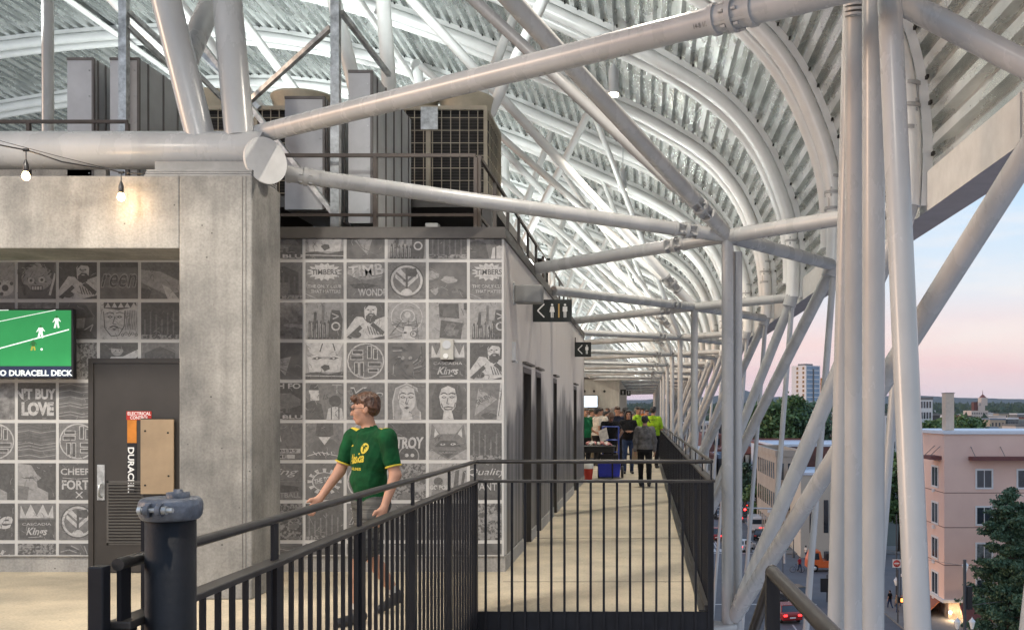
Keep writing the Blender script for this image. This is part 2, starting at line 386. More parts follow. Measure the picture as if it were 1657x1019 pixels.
# ---- zigzag frames along the outer edge
TX, TZ = .92, 1.96; BX, BZ = 1.0, -2.25
def gap_tube(mb, a, c, r, n, g0, L=.26):
    """tube from a to c left open for a bolted joint centred g0 metres from a"""
    dr = (c-a).normalized(); mb.tube(a, a+dr*(g0-L/2), r, n); mb.tube(a+dr*(g0+L/2), c, r, n); return mb
def add_frame(i):
    d = 10.62+7.1*i
    t = thing('steel_frame', 'white tubular steel frame with post and slanting braces, %s from the stair guardrail' % ORD[i], 'steel frame', E(TX, d, BZ), 'tubular steel frames along the walkway edge')
    n = 18 if i < 3 else 10
    T = E(TX, d, TZ); B = E(BX, d, BZ)
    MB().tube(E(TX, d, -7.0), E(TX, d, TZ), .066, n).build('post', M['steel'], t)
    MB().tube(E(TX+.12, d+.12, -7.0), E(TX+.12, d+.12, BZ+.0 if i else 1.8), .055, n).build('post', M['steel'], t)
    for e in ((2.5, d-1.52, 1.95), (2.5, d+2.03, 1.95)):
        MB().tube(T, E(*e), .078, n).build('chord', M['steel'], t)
    if i == 0: ends = [V(462, 281, 172), E(-1.40, d+1.85, 1.88)]
    elif d+1.9 < D1: ends = [E(-1.40, d-3, 1.88), E(-1.40, d+1.8, 1.88)]
    else: ends = [E(-2.9, d-3, 1.90), E(-2.9, d+1.8, 1.90)]
    for q in ends:
        g0 = .62 if i else (.5 if q is ends[0] else .72)
        m = MB()
        if i < 8: gap_tube(m, T, q, .074, n, g0)
        else: m.tube(T, q, .074, n)
        m.build('chord', M['steel'], t)
        if i < 8:
            dr = (q-T).normalized(); m = MB(); pipe_coupling(m, T+dr*.62 if i else T+dr*(.5 if q is ends[0] else .72), dr, .078, .26); m.build('coupling', M['steel'], t)
    if i == 0:
        m = MB(); dr = (T-ends[0]).normalized(); pipe_coupling(m, ends[0]+dr*.18, dr, .078, .3); m.build('coupling', M['steel'], t)
    for e in ((2.5, d-1.52, 1.95), (2.5, d-5.07, 1.95)):
        MB().tube(B, E(*e), .082, n).build('brace', M['steel'], t)
        if i < 4:
            dr = (E(*e)-B).normalized(); MB().tube(B+dr*.23, B+dr*.26, .088, n).build('weld_ring', M['steel'], t)
    if i < 4:
        MB().tube(T-Vector((0,0,.14)), T-Vector((0,0,.17)), .071, n).build('weld_ring', M['steel'], t)
        for e in ((2.5, d-1.52, 1.95), (2.5, d+2.03, 1.95)):
            dr = (E(*e)-T).normalized(); MB().tube(T+dr*.13, T+dr*.15, .083, n).build('weld_ring', M['steel'], t)
    if i > 1:
        for q in ((-1.2, d-5.07, 6.55), (-2.6, d+2.03, 7.15)): MB().tube(T, E(*q), .062, n).build('raking_tube', M['steel_lit'], t)
    MB().tube(B+Vector((-.0,0,-.12)), E(.42, d-.05, BZ-.02), .04, 10).build('base_strut', M['steel'], t)
    MB().tube(B+Vector((-.0,0,-.12)), E(.42, d-.55, BZ-.05), .04, 10).build('base_strut', M['steel'], t)
    # raking pair up to the roof
    if i == 0: up = [V(700, -62, 150), V(808, -20, 205)]
    else: up = [E(-4.0, d+.35, 6.35), E(-3.9, d-2.6, 6.75)]
    up = [T+(up[0]-T)*1.0, T+(up[1]-T)*1.0]
    for q, r in zip(up, (.064, .080)):
        dr = (q-T).normalized()
        m = MB()
        if i < 8: gap_tube(m, T, q+dr*(1.6 if i == 0 else .3), r, n, .62, .34)
        else: m.tube(T, q+dr*.3, r, n)
        m.build('raking_tube', M['steel'] if i == 0 else M['steel_lit'], t)  # tubes beyond the first frame take the paler copy painted as if lit
        if i < 8:
            m = MB(); pipe_coupling(m, T+dr*.62, dr, r, .34); m.build('coupling', M['steel'], t)
for i in range(13): add_frame(i)
# outer hangers below the ribs
for k in range(-1, 26):
    d = 9.1+3.55*k
    if k < 0: continue
    t = thing('hanger_tube', 'thin white tube dropping from the roof edge, %s from the camera' % ORD[k], 'steel tube', E(1.75, d, -9), 'thin tubes hanging from the roof edge')
    MB().tube(E(1.62, d, -9.5), E(2.5, d, 1.92), .045, 10).build('tube', M['steel'], t)
    MB().path([E(2.44, d, 1.80), E(2.5, d, 2.0)], .11, 12).build('node', M['steel'], t)
t = thing('bottom_chord', 'long pale tube running along the outer foot of the steel frames', 'steel tube', E(BX, 3, BZ))
MB().tube(E(1.62, 1, -9.5), E(1.62, 100, -9.5), .09, 10).build('tube', M['steel'], t)
# ---- bundle at the end of the truss by the stair
bun = [('leftmost of the four big tubes', (1381, -60, 218), (1352, 1060, 205), .070),
       ('second from the left of the four big tubes', (1385, -60, 246), (1381, 1060, 210), .070),
       ('third from the left of the four big tubes', (1414, -60, 262), (1413, 1060, 246), .071),
       ('rightmost and nearest of the four big tubes', (1437, -60, 270), (1487, 1060, 302), .0715)]
for j, (lab, a, c, r) in enumerate(bun):
    t = thing('bundle_tube', 'thick upright white tube, '+lab, 'steel tube', V(*c), 'bundle of upright tubes at the stair')
    MB().tube(V(*c), V(*a), r, 28).build('tube', M['steel'], t)
    if j == 1:
        m = MB(); dr = (V(*a)-V(*c)).normalized(); p = V(1385, 16, 245)
        for q in (-.03, 0, .03): m.tube(p+dr*(q-.008), p+dr*(q+.008), r*1.05, 28)
        m.build('collar', M['steel'], t)
t = thing('large_brace', 'large white tube crossing the top of the view from the portal pipe', 'steel tube', V(400, 222, 176), )
a, c = V(400, 222, 176), V(1470, -46, 292)
MB().tube(a, c, .083, 32).build('tube', M['steel'], t)
dr = (c-a).normalized()
for px, fd in ((392, 175),):
    m = MB(); pipe_coupling(m, a-dr*.06, dr, .085, .30); m.build('coupling', M['steel'], t)
MB().bar(a-dr*.42, a-dr*.05, .022, .15).build('gusset', M['steel'], t)
MB().bar(a-dr*.42, a-dr*.05, .15, .022).build('gusset', M['steel'], t)
# point on the axis at px ~1187
tt = [k/1000 for k in range(1000)]
best = min(tt, key=lambda s_: abs(1043+F*((a+(c-a)*s_).x)/((a+(c-a)*s_).y)-1187))
m = MB(); pipe_coupling(m, a+(c-a)*best, dr, .094, .26); m.build('coupling', M['steel'], t)
MB().tube(a+(c-a)*(best+.04), c, .089, 28).build('tube', M['steel'], t)
LARGE_BRACE = (t, a, c, dr)
t = thing('outer_brace', 'thick grey tube slanting down to the right in the top right corner', 'steel tube', V(1455, 4, 262))
MB().tube(V(1440, -6, 258), V(1760, 156, 285), .078, 24).build('tube', M['steel'], t)
t = thing('corner_tube', 'pale tube cutting the bottom right corner of the view', 'steel tube', V(1667, 1060, 300))
MB().tube(V(1667, 1060, 300), V(1716, 640, 300), .072, 20).build('tube', M['steel'], t)
# ---- concrete portal and pipe
PX = -3.416; PF, PB = 8.33, 8.99; PT = EYE+2.065; PS = EYE+1.43; PL = (290-1043)/186
por = thing('concrete_portal', 'board marked concrete portal frame, beam on the left and wide column beside the mural', 'portal', (PX, PF, 0))
b = MB(); b.box(PL, PX, PF, PB, 0, PT); col = b.build('column', M['conc'], por, bevel=.012)
b = MB(); b.box(-9.5, PL, PF+.0, PB, PS, PT-.003); b.build('beam', M['conc'], por, bevel=.01)
b = MB(); b.box(-10.6, -9.5, PF, PB, 0, PT); b.build('column', M['conc'], por)
b = MB()
for x in (-3.50, -3.47): b.box(x, x+.006, PF-.004, PF+.002, 0, PT-.01)
b.build('form_joint', mat('form_joint', (.16, .15, .14), .9), por)
pt = thing('portal_pipe', 'fat grey horizontal pipe lying on the concrete portal, capped by a round plate', 'pipe', E(-6, 8.62, 2.36))
b = MB(); b.tube(E(-9.5, 8.62, 2.36), E(-3.40, 8.62, 2.36), .168, 40); b.build('pipe', M['steel'], pt)
b = MB(); ec = E(-3.38, 8.52, 2.24); eu = Vector((.80, -.60, 0)); b.tube(ec, ec+eu*.028, .205, 40); b.build('end_plate', M['fascia'], pt)
b = MB()
for k, h in ((0, .0), (1, .022), (2, .044)): b.box(-4.36+.004*k, -3.43, PF+.02+.01*k, PB-.05, PT+h, PT+h+.016)
b.box(-4.3, -3.45, PF+.08, PB-.12, PT, PT+.14); b.build('saddle', mat('saddle_grey', (.22,.22,.215), .5), pt)
for (x0, x1, r, dz) in ((325, 266, .125, 1), (388, 367, .128, 1)):
    a = V(x0, 225, 180); c = V(x1, -10, 180 if x0 < 350 else 176)
    c = a+(c-a)*3.2
    MB().tube(a, c, r, 32).build('branch_tube', M['steel'], pt)
MB().tube(V(298, 105, 168), V(352, -20, 150), .11, 24).build('branch_tube', M['steel'], pt)
# trees of tubes on the further portals, seen above the equipment
for k in range(1, 7):
    d = 8.62+7.1*k; x = -3.95
    t = thing('roof_tree', 'cluster of white tubes fanning up to the roof, %s behind the equipment' % ORD[k-1], 'steel tubes', E(x, d, 1.9), 'tube clusters holding the roof')
    for (dx, dy, dz, r) in ((-1.15, 0, 4.9, .12), (-.35, .0, 5.0, .12), (1.3, 1.3, 4.3, .085), (-3.6, -1.6, 5.0, .10), (2.2, -1.2, 3.9, .085), (-5.5, 1.5, 5.4, .09)):
        s_ = 1.0
        while s_ < 3 and 1.9+dz*s_ < np.interp(-(x+dx*s_), [-q_.x for q_ in PC], [q_.y for q_ in PC]): s_ += .02
        dx, dy, dz = dx*s_, dy*s_, dz*s_
        MB().tube(E(x, d, 1.9), E(x+dx, d+dy, 1.9+dz), r, 14).build('branch_tube', M['steel_lit'], t)
b = MB(); b.box(-9.3, -6.3, 11.2, 13.5, EYE+2.62, EYE+3.02); o = b.build('soffit_panel', M['blockc'], loc=(-7.8, 11.2, EYE+2.6)); tag(o, 'pale soffit panel glimpsed in the gap under the fat pipe', 'panel')
# ---- block with mural facade and side wall
blk = thing('washroom_block', 'low washroom block with poster mural front and streaked metal side wall', 'building', (XW, D0, 0))
b = MB(); b.box(-14, XW+.001, D0, D0+.2, .165, ZT-.004); b.build('mural_wall', mat('mural_white', (.56, .55, .53), .7, var=.03), blk)
b = MB(); b.box(-14, XW+.011, D0+.03, D0+.2, 0, .16); b.build('plinth', M['plinth'], blk)
# side wall segments with door recesses
doors = [(11.28, 12.10), (12.62, 13.25), (15.05, 15.62), (19.35, 20.15)]
ys_ = [D0+.2]+[v for q in doors for v in q]+[D1]
b = MB()
for i in range(0, len(ys_), 2): b.box(XW-.15, XW, ys_[i], ys_[i+1], .15, ZT-.002)
for q in doors: b.box(XW-.15, XW-.001, q[0], q[1], 2.17, ZT-.002)
b.box(-14, XW, D1-.15, D1, .0, ZT-.003)
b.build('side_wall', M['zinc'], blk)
for i in range(0, len(ys_), 2):
    b = MB(); b.box(XW-.13, XW+.012, ys_[i]+.001, ys_[i+1], 0, .145); b.build('kerb', M['plinth'], blk)
b = MB(); b.box(-14, XW-.2, D0+.2, D1-.15, ZT-.30, ZT-.15); b.build('flat_roof', M['dark'], blk)
b = MB(); b.box(-14, XW+.02, D0-.03, D0+.14, ZT, ZT+.113); b.box(XW-.12, XW+.02, D0+.14, D1, ZT, ZT+.112); b.build('parapet_cap', M['cap'], blk)
for j, q in enumerate(doors):
    t = thing('side_door', 'dark bronze door set in the streaked side wall, %s from the mural corner' % ORD[j], 'door', (XW-.1, q[0], 0), 'doors along the side wall')
    b = MB(); b.box(XW-.149, XW+.006, q[1]-.05, q[1]-.002, 0.0, 2.165); b.box(XW-.149, XW+.006, q[0]+.002, q[0]+.05, 0, 2.165); b.box(XW-.149, XW+.006, q[0]+.05, q[1]-.05, 2.10, 2.166)
    b.build('door_frame', M['door'], t)
    b = MB(); b.box(XW-.14, XW-.10, q[0]+.05, q[1]-.05, .01, 2.10); b.build('door_leaf', M['door'], t)
    b = MB(); b.tube((XW-.09, q[0]+.12, .9), (XW-.09, q[0]+.12, 1.2), .012, 8); b.build('handle', M['galv'], t)
    b = MB(); b.box(XW, XW+.05, q[0]-.03, q[1]+.03, 2.20, 2.225); b.build('drip_hood', M['cap'], t)
# ---- second block further along
b2 = thing('far_block', 'cream concrete block at the far end of the walkway with a lit screen', 'building', (-1.45, 55, 0))
b = MB(); b.box(-16, -1.45, 55, 78, 0, EYE+1.95); b.build('wall', M['blockc'], b2)
b = MB(); b.box(-16, -1.40, 54.95, 78.1, EYE+1.95, EYE+2.05); b.build('roof_edge', M['cap'], b2)
b = MB()
for x in (-3.45, -2.9, -2.3):
    b.tube((x, 54.93, EYE+1.25), (x, 54.99, EYE+1.25), .07, 12)
b.build('wall_lamp', M['black'], b2)
b = MB(); b.box(-2.15, -1.75, 54.93, 54.99, .9+.6, 1.25+.6); b.build('red_notice', mat('salmon_notice', (.55, .25, .2), .7), b2)
t = thing('wall_screen', 'bright white menu screen on the cream far block', 'screen', (-3.1, 54.9, EYE+.4))
b = MB(); b.box(-3.6, -2.66, 54.86, 54.94, EYE+.30, EYE+1.02); b.build('casing', M['black'], t)
b = MB(); b.box(-3.56, -2.70, 54.85, 54.858, EYE+.34, EYE+.98); b.build('display', mat('lit_display', (.7,.8,.9), .3, emit=(.75, .88, 1), es=1.1), t)
b = MB(); 
for k, w in enumerate((.3, .5, .42, .5, .36)): b.box(-3.45, -3.45+w, 54.84, 54.847, EYE+.86-k*.09, EYE+.88-k*.09)
b.build('display_lines', mat('grey_lines', (.3,.35,.4), .5), t)
# ================================================================== WRITING
_tc = {}
def text_tris(s, bold=.0, shear=0):
    key = (s, bold, shear)
    if key in _tc: return _tc[key]
    c = bpy.data.curves.new('lettering', 'FONT'); c.body = s; c.offset = bold; c.shear = shear; c.resolution_u = 3
    o = bpy.data.objects.new('lettering', c); COL.objects.link(o)
    bpy.context.view_layer.update()
    me = bpy.data.meshes.new_from_object(o.evaluated_get(bpy.context.evaluated_depsgraph_get()))
    me.calc_loop_triangles()
    tr = [[(me.vertices[i].co.x, me.vertices[i].co.y) for i in t.vertices] for t in me.loop_triangles]
    xs = [p[0] for t in tr for p in t]; ys = [p[1] for t in tr for p in t]
    x0, x1, y0, y1 = min(xs), max(xs), min(ys), max(ys)
    tr = [[((p[0]-x0)/(x1-x0), (p[1]-y0)/(y1-y0)) for p in t] for t in tr]
    bpy.data.objects.remove(o); bpy.data.curves.remove(c); bpy.data.meshes.remove(me)
    _tc[key] = tr; return tr
def clip(poly, x0, x1, y0, y1):
    for ax, lim, sg in ((0, x0, 1), (0, x1, -1), (1, y0, 1), (1, y1, -1)):
        o = []; n = len(poly)
        for i in range(n):
            a, c = poly[i], poly[(i+1) % n]; ia = (a[ax]-lim)*sg >= 0; ic = (c[ax]-lim)*sg >= 0
            if ia: o.append(a)
            if ia != ic:
                t = (lim-a[ax])/(c[ax]-a[ax]); o.append((a[0]+(c[0]-a[0])*t, a[1]+(c[1]-a[1])*t))
        poly = o
        if len(poly) < 3: return []
    return poly
class Tile:
    """flat printed picture in unit coordinates, layered by half a millimetre"""
    def __init__(s): s.p = []; s.k = 1
    def P(s, pts, t): s.p.append((list(pts), t, s.k)); s.k += 1; return s
    def C(s, x, y, r, t, ry=None, n=20, a0=0, a1=360):
        ry = ry or r; return s.P([(x+r*math.cos(R(a0+(a1-a0)*i/n)), y+ry*math.sin(R(a0+(a1-a0)*i/n))) for i in range(n+(a1-a0 != 360))], t)
    def B(s, x0, y0, x1, y1, t): return s.P([(x0,y0),(x1,y0),(x1,y1),(x0,y1)], t)
    def L(s, pts, w, t):
        for i in range(len(pts)-1):
            (ax, ay), (cx, cy) = pts[i], pts[i+1]; dx, dy = cx-ax, cy-ay; l = math.hypot(dx, dy) or 1; nx, ny = -dy/l*w/2, dx/l*w/2
            s.p.append(([(ax+nx,ay+ny),(ax-nx,ay-ny),(cx-nx,cy-ny),(cx+nx,cy+ny)], t, s.k))
        s.k += 1; return s
    def T(s, txt, x, y, w, h, t, bold=.0, shear=0, rot=0):
        for tr in text_tris(txt, bold, shear):
            q = [(x+a*w, y+c*h) for a, c in tr]
            if rot:
                ca, sa = math.cos(R(rot)), math.sin(R(rot)); q = [(x+(a-x)*ca-(c-y)*sa, y+(a-x)*sa+(c-y)*ca) for a, c in q]
            s.p.append((q, t, s.k))
        s.k += 1; return s
    def make(s, mb, X, Z, w, h, y, vx=(0,1), vy=(0,1)):
        for pts, t, k in s.p:
            q = clip(pts, vx[0], vx[1], vy[0], vy[1])
            if len(q) >= 3: mb.add([(X+a*w, y-.0002*k, Z+c*h) for a, c in q], [tuple(range(len(q)))], t)
def half(name, c1, c2, sc, lo=.42, hi=.58, det=6, st=(1,1,1)):
    m = mat(name, c1, .7, scale=sc, col2=c2, stretch=st, detail=det, coord='World')
    r = [n for n in m.node_tree.nodes if n.type == 'VALTORGB'][0]; r.color_ramp.elements[0].position = lo; r.color_ramp.elements[1].position = hi
    return m
g = lambda v: (v, v*.98, v*.965)
INK = [half('print_light', g(.47), g(.38), 30), half('print_pale', g(.31), g(.25), 24), half('print_mid', g(.185), g(.145), 30),
       half('print_dark', g(.115), g(.09), 30), half('print_photo', g(.27), g(.10), 14, .35, .65, 9), half('print_soft', g(.17), g(.10), 9, .3, .7, 8),
       half('print_grain', g(.26), g(.09), 38, .45, .55, 4)]
LT, PA, MI, DK, PH, SO, GR = range(7)
rng = random.Random(3)
def blob(x, y, r, n=14, j=.25, ry=None):
    ry = ry or r; return [(x+r*(1+rng.uniform(-j, j))*math.cos(2*math.pi*i/n), y+ry*(1+rng.uniform(-j, j))*math.sin(2*math.pi*i/n)) for i in range(n)]
def d_photo(k=0):
    t = Tile().B(0,0,1,1,[SO,PH,GR][k%3])
    for i in range(7): t.P(blob(rng.random(), rng.random()*.7, rng.uniform(.08,.22), ry=rng.uniform(.04,.12)), rng.choice([MI,DK,PA,PH]))
    return t
def d_dark(k=0):
    t = Tile().B(0,0,1,1,DK)
    for i in range(6): t.B(.08+.15*i, .1, .12+.15*i, .5+.3*rng.random(), MI)
    t.B(0,0,1,.12,GR); return t
def d_building():
    t = Tile().B(0,0,1,1,MI).B(.1,.12,.9,.72,DK).P([(.1,.72),(.5,.9),(.9,.72)], DK)
    for i in range(5): t.B(.17+.15*i,.15,.22+.15*i,.62,SO)
    return t.B(.4,.1,.62,.45,MI).B(0,0,1,.1,GR)
def d_only():
    t = Tile().B(0,0,1,1,MI)
    star = []
    for i in range(32):
        a = 2*math.pi*i/32; r = 1 if i % 2 else .74; star.append((.5+.47*r*math.cos(a), .74+.25*r*math.sin(a)))
    t.P(star, LT).T('TIMBERS',.16,.66,.68,.15,DK,.02).T('THE ONLY CLUB',.06,.30,.88,.09,LT,.01).T('THAT MATTERS',.14,.16,.78,.09,LT,.01)
    return t.L([(0,.14),(.3,0)],.03,PA).L([(0,.07),(.2,0)],.02,PA)
def d_wonder(): return Tile().B(0,0,1,1,MI).P(blob(.5,.75,.5,20,.1,.22), PA).T('TIMB',.075,.56,.91,.30,DK,.02,rot=6).T('TIMB',.07,.58,.91,.30,LT,.02,rot=6).P(blob(.4,.35,.35,12,.3,.08), DK).T('WONDE',.3,.08,.75,.2,LT,.02)
def d_crest(l=LT):
    t = Tile().B(0,0,1,1,MI).C(.5,.5,.46,DK).C(.5,.5,.42,l,n=26).C(.5,.5,.36,MI,n=26)
    for s in (-1,1):
        t.P([(.5,.30),(.5+s*.30,.58),(.5+s*.30,.70),(.5,.42)], l).P([(.5,.50),(.5+s*.26,.74),(.5+s*.16,.82),(.5,.64)], l)
    t.B(.47,.12,.53,.84,DK).P([(.53,.62),(.74,.60),(.78,.72),(.74,.84),(.53,.80)], DK)
    return t.C(.5,.12,.16,l,a0=0,a1=180)
def d_hands():
    t = Tile().B(0,0,1,1,PA)
    for i in range(9):
        x = .05+.1*i; h = rng.uniform(.3,.5); t.P([(x,0),(x+.09,0),(x+.085,h),(x+.06,h+.06),(x+.03,h)], DK).L([(x+.04,.05),(x+.045,h-.04)],.012,LT)
    t.P([(.2,.3),(.28,.3),(.30,.72),(.23,.74)], DK).P([(.42,.4),(.49,.4),(.50,.92),(.44,.92)], MI)
    return t.P([(.62,.05),(.95,.05),(.98,.55),(.9,.78),(.68,.8),(.64,.5)], DK).C(.8,.35,.12,LT).C(.8,.35,.08,DK).L([(.7,.7),(.88,.62),(.72,.55)],.03,LT)
def d_beard():
    t = Tile().B(0,0,1,1,DK).P([(0,.25),(.25,.62),(.42,.60),(.55,.45),(1,.62),(1,.1),(.6,.0),(0,0)], LT)
    t.P([(.48,.55),(.46,.85),(.55,.98),(.72,.97),(.80,.84),(.78,.62),(.66,.50)], LT).P([(.47,.80),(.53,1),(.76,1),(.82,.82),(.76,.90),(.58,.92)], DK)
    t.P([(.50,.62),(.58,.70),(.72,.70),(.79,.62),(.74,.48),(.62,.42),(.52,.50)], DK).C(.57,.80,.03,DK,.018).C(.70,.80,.03,DK,.018).P([(.62,.80),(.66,.80),(.67,.71),(.60,.71)], PA).C(.64,.655,.045,LT,.014)
    t.P([(0,.05),(.35,.38),(.42,.30),(.1,0)], DK).P([(.62,.38),(.95,.10),(1,.2),(.7,.46)], DK)
    for i in range(5): t.L([(.55+.07*i,.36-.03*i),(.62+.07*i,.12)],.022,DK)
    t.C(.25,.12,.14,DK,.09)
    return t
def d_line():
    t = Tile().B(0,0,1,1,PA).C(.5,.6,.42,LT).C(.5,.6,.40,PA).C(.52,.62,.2,LT).C(.52,.62,.17,PA).C(.52,.66,.08,LT)
    for i in range(10): t.L([(rng.random(),rng.random()*.5),(rng.random(),rng.random()*.6)],.012,DK)
    return t.P([(.35,0),(.45,.35),(.62,.35),(.72,0)], LT).C(.68,.14,.09,DK).C(.68,.14,.07,LT).T('R',.65,.10,.06,.09,DK).B(.42,.15,.5,.2,DK)
def d_two(): return Tile().B(0,0,1,1,PA).P([(.28,.6),(.80,.56),(.78,.97),(.26,.97)], DK).P([(.35,.62),(.74,.6),(.7,.8),(.55,.93),(.4,.82)], SO).P([(.28,.04),(.84,.0),(.90,.44),(.32,.52)], DK).P(blob(.6,.25,.18), PH).B(.92,.8,1,.98,DK)
def d_tri(): return Tile().B(0,0,1,1,SO).P([(.2,.5),(.7,.62),(.55,.1)], PA).L([(0,1),(.4,.3),(1,.0)],.03,MI)
def d_eyes():
    t = Tile().B(0,0,1,1,PA).P([(0,1),(1,1),(.85,.7),(.7,.62),(.3,.62),(.12,.72)], LT).P([(.05,.6),(.25,.66),(.42,.56),(.6,.56),(.75,.66),(.96,.6),(.9,.2),(.1,.2)], LT)
    for x in (.3,.74): t.P([(x-.14,.56),(x,.62),(x+.14,.58),(x,.53)], DK).C(x,.575,.03,LT)
    t.L([(.45,.98),(.38,.75)],.03,DK).L([(.72,.98),(.78,.78)],.03,DK).P([(.40,.34),(.5,.40),(.62,.38),(.64,.28),(.5,.22)], DK)
    return t.P([(0,.0),(1,.0),(1,.22),(.6,.14),(.3,.2),(0,.16)], DK).L([(0,.1),(1,.08)],.02,LT)
def d_round():
    t = Tile().B(0,0,1,1,MI).C(.5,.5,.49,LT).C(.5,.5,.455,MI)
    for (x0,y0,x1,y1) in ((.12,.55,.42,.64),(.16,.70,.42,.78),(.56,.58,.64,.90),(.72,.56,.80,.82),(.58,.36,.90,.45),(.58,.20,.82,.28),(.22,.14,.30,.45),(.36,.08,.44,.45)):
        t.B(x0-.02,y0-.02,x1+.02,y1+.02,LT).B(x0,y0,x1,y1,DK)
    return t
def d_lion():
    t = Tile().B(0,0,1,1,SO)
    for i in range(26):
        a = rng.random()*6.28; r = rng.uniform(.1,.42); t.L([(.5+r*math.cos(a),.5+r*math.sin(a)),(.5+(r+.14)*math.cos(a+.5),.5+(r+.14)*math.sin(a+.5))],.03,rng.choice([DK,PA,DK]))
    return t.C(.4,.58,.05,PA).C(.6,.58,.05,PA).P([(.42,.4),(.58,.4),(.5,.3)], DK)
def d_kings():
    t = Tile().B(0,0,1,1,MI).P([(.06,.60),(.08,.95),(.2,.66),(.34,.98),(.5,.66),(.66,.98),(.8,.66),(.92,.95),(.94,.60)], LT).P([(.05,.02),(.95,.02),(.98,.56),(.02,.56)], DK)
    return t.T('CASCADIA',.12,.40,.76,.07,LT,.0).T('Kings',.22,.10,.56,.24,LT,.02,.35).L([(.28,.07),(.66,.09)],.012,LT)
def d_ouch(): return Tile().B(0,0,1,1,DK).T('OUCH FO',-.25,.84,1.2,.15,LT,.03).P(blob(.5,.5,.4,12,.4,.2), MI).T('NEY',.0,.18,.75,.24,MI,.05).T('_BLU',.3,.0,.7,.12,LT,.03)
def d_people():
    t = Tile().B(0,0,1,1,MI).C(.22,.78,.13,LT).P([(.08,.8),(.36,.8),(.3,.96),(.14,.96)], DK).B(.13,.52,.36,.72,LT).P([(0,0),(0,.45),(.2,.52),(.42,.42),(.5,0)], DK)
    t.C(.78,.5,.16,DK).P([(.55,0),(.6,.3),(.78,.36),(.96,.3),(1,0)], LT).L([(.68,.33),(.68,0)],.03,DK).L([(.88,.33),(.88,0)],.03,DK)
    return t.T('is',.46,.55,.15,.2,DK,0,.3).T('T',.7,.7,.25,.26,PA,0)
def d_script(s='Yes', l=LT): return Tile().B(0,0,1,1,MI).C(.5,.45,.40,SO).T(s,.06,.42,.9,.46,l,.02,.45).T(s,.08,.44,.86,.40,DK,.0,.45)
def d_face(k=0):
    dk, sk = (SO, LT) if k else (MI, LT)
    t = Tile().B(0,0,1,1,dk)
    if k == 0:
        t.P([(.14,0),(.12,.5),(.2,.86),(.5,1),(.78,.86),(.86,.5),(.88,0)], LT).P([(.16,0),(.15,.5),(.22,.84),(.5,.97),(.75,.84),(.83,.5),(.84,0)], PA)
    else: t.P([(.1,0),(.08,.6),(.2,.96),(.5,1),(.82,.93),(.9,.5),(.88,0)], DK)
    t.P([(.27,.62),(.33,.84),(.5,.92),(.68,.84),(.74,.60),(.70,.34),(.56,.16),(.44,.16),(.32,.34)], sk).P([(.36,.0),(.40,.26),(.60,.26),(.66,.0)], sk)
    for x in (.40,.61): t.P([(x-.08,.60),(x,.645),(x+.08,.60),(x,.575)], DK).C(x,.61,.018,LT).L([(x-.09,.69),(x,.73),(x+.09,.69)],.03 if k else .02,DK)
    t.L([(.51,.60),(.47,.44),(.54,.42)],.018,DK)
    if k: t.P([(.38,.33),(.51,.37),(.64,.34),(.60,.26),(.42,.26)], DK).B(.42,.29,.60,.325,LT).L([(.33,.45),(.37,.32)],.02,DK).L([(.70,.46),(.66,.32)],.02,DK)
    else: t.P([(.43,.32),(.5,.35),(.58,.33),(.5,.28)], DK).P([(.7,.8),(.9,.7),(.88,.2),(.78,.3)], MI)
    return t
def d_pennant(): return Tile().B(0,0,1,1,MI).P([(.12,.1),(.22,.85),(.72,.55)], PA).T('GASUENY',.2,.40,.45,.13,DK,.03,0,28).P([(.7,0),(.8,1),(.9,1),(.95,0)], LT).L([(.75,.1),(.85,.9)],.02,DK).P(blob(.5,.1,.2,10,.2,.08), DK)
def d_poster(): return Tile().B(0,0,1,1,MI).P([(.0,.45),(.1,.95),(.35,.98),(.45,.5),(.3,.4)], LT).L([(.15,.9),(.25,.5)],.04,DK).B(0,.18,.95,.30,LT).T('TIMBERS',.05,.2,.8,.08,DK,.02).B(0,.03,.8,.14,LT).T('TIME',.1,.045,.5,.08,DK,.02)
def d_arms():
    t = Tile().B(0,0,1,1,MI).P([(0,0),(.05,.35),(.28,.56),(.72,.56),(.94,.35),(1,0)], SO).P([(.3,1),(.26,.68),(.5,.56),(.74,.68),(.72,1)], DK).P([(.34,.62),(.66,.62),(.5,.40)], LT)
    for i in range(5): t.L([(.3+.1*i,.12),(.2+.12*i,.22)],.025,LT)
    return t.L([(.05,.1),(.4,.2),(.95,.08)],.02,LT)
def d_destroy(): return Tile().B(0,0,1,1,DK).C(.55,.1,.28,PA).C(.55,.1,.25,DK).C(.5,.12,.05,LT).C(.65,.12,.05,LT).T('DESTROY',-.25,.30,1.2,.32,LT,.04,.1)
def d_fox():
    t = Tile().B(0,0,1,1,PA).P([(.08,.98),(.3,.7),(.7,.7),(.92,.98),(1,.3),(.5,.0),(0,.3)], MI).P([(.16,.86),(.26,.7),(.14,.6)], LT).P([(.86,.86),(.76,.7),(.88,.6)], LT)
    return t.P([(.15,.35),(.85,.35),(.7,.52),(.3,.52)], DK).C(.36,.42,.07,LT,.03).C(.64,.42,.07,LT,.03).C(.37,.42,.02,DK).C(.63,.42,.02,DK).P([(.25,.25),(.75,.25),(.5,.05)], DK).T('QUERO',.28,.16,.4,.06,PA)
def d_talk(): return Tile().B(0,0,1,1,MI).T('talking',-.35,.62,1.25,.24,LT,.0,.4).P(blob(.5,.3,.4,12,.2,.1), DK).T('FOOTBALL',.0,.06,.95,.14,PA,.02).L([(0,.5),(1,.5)],.01,PA)
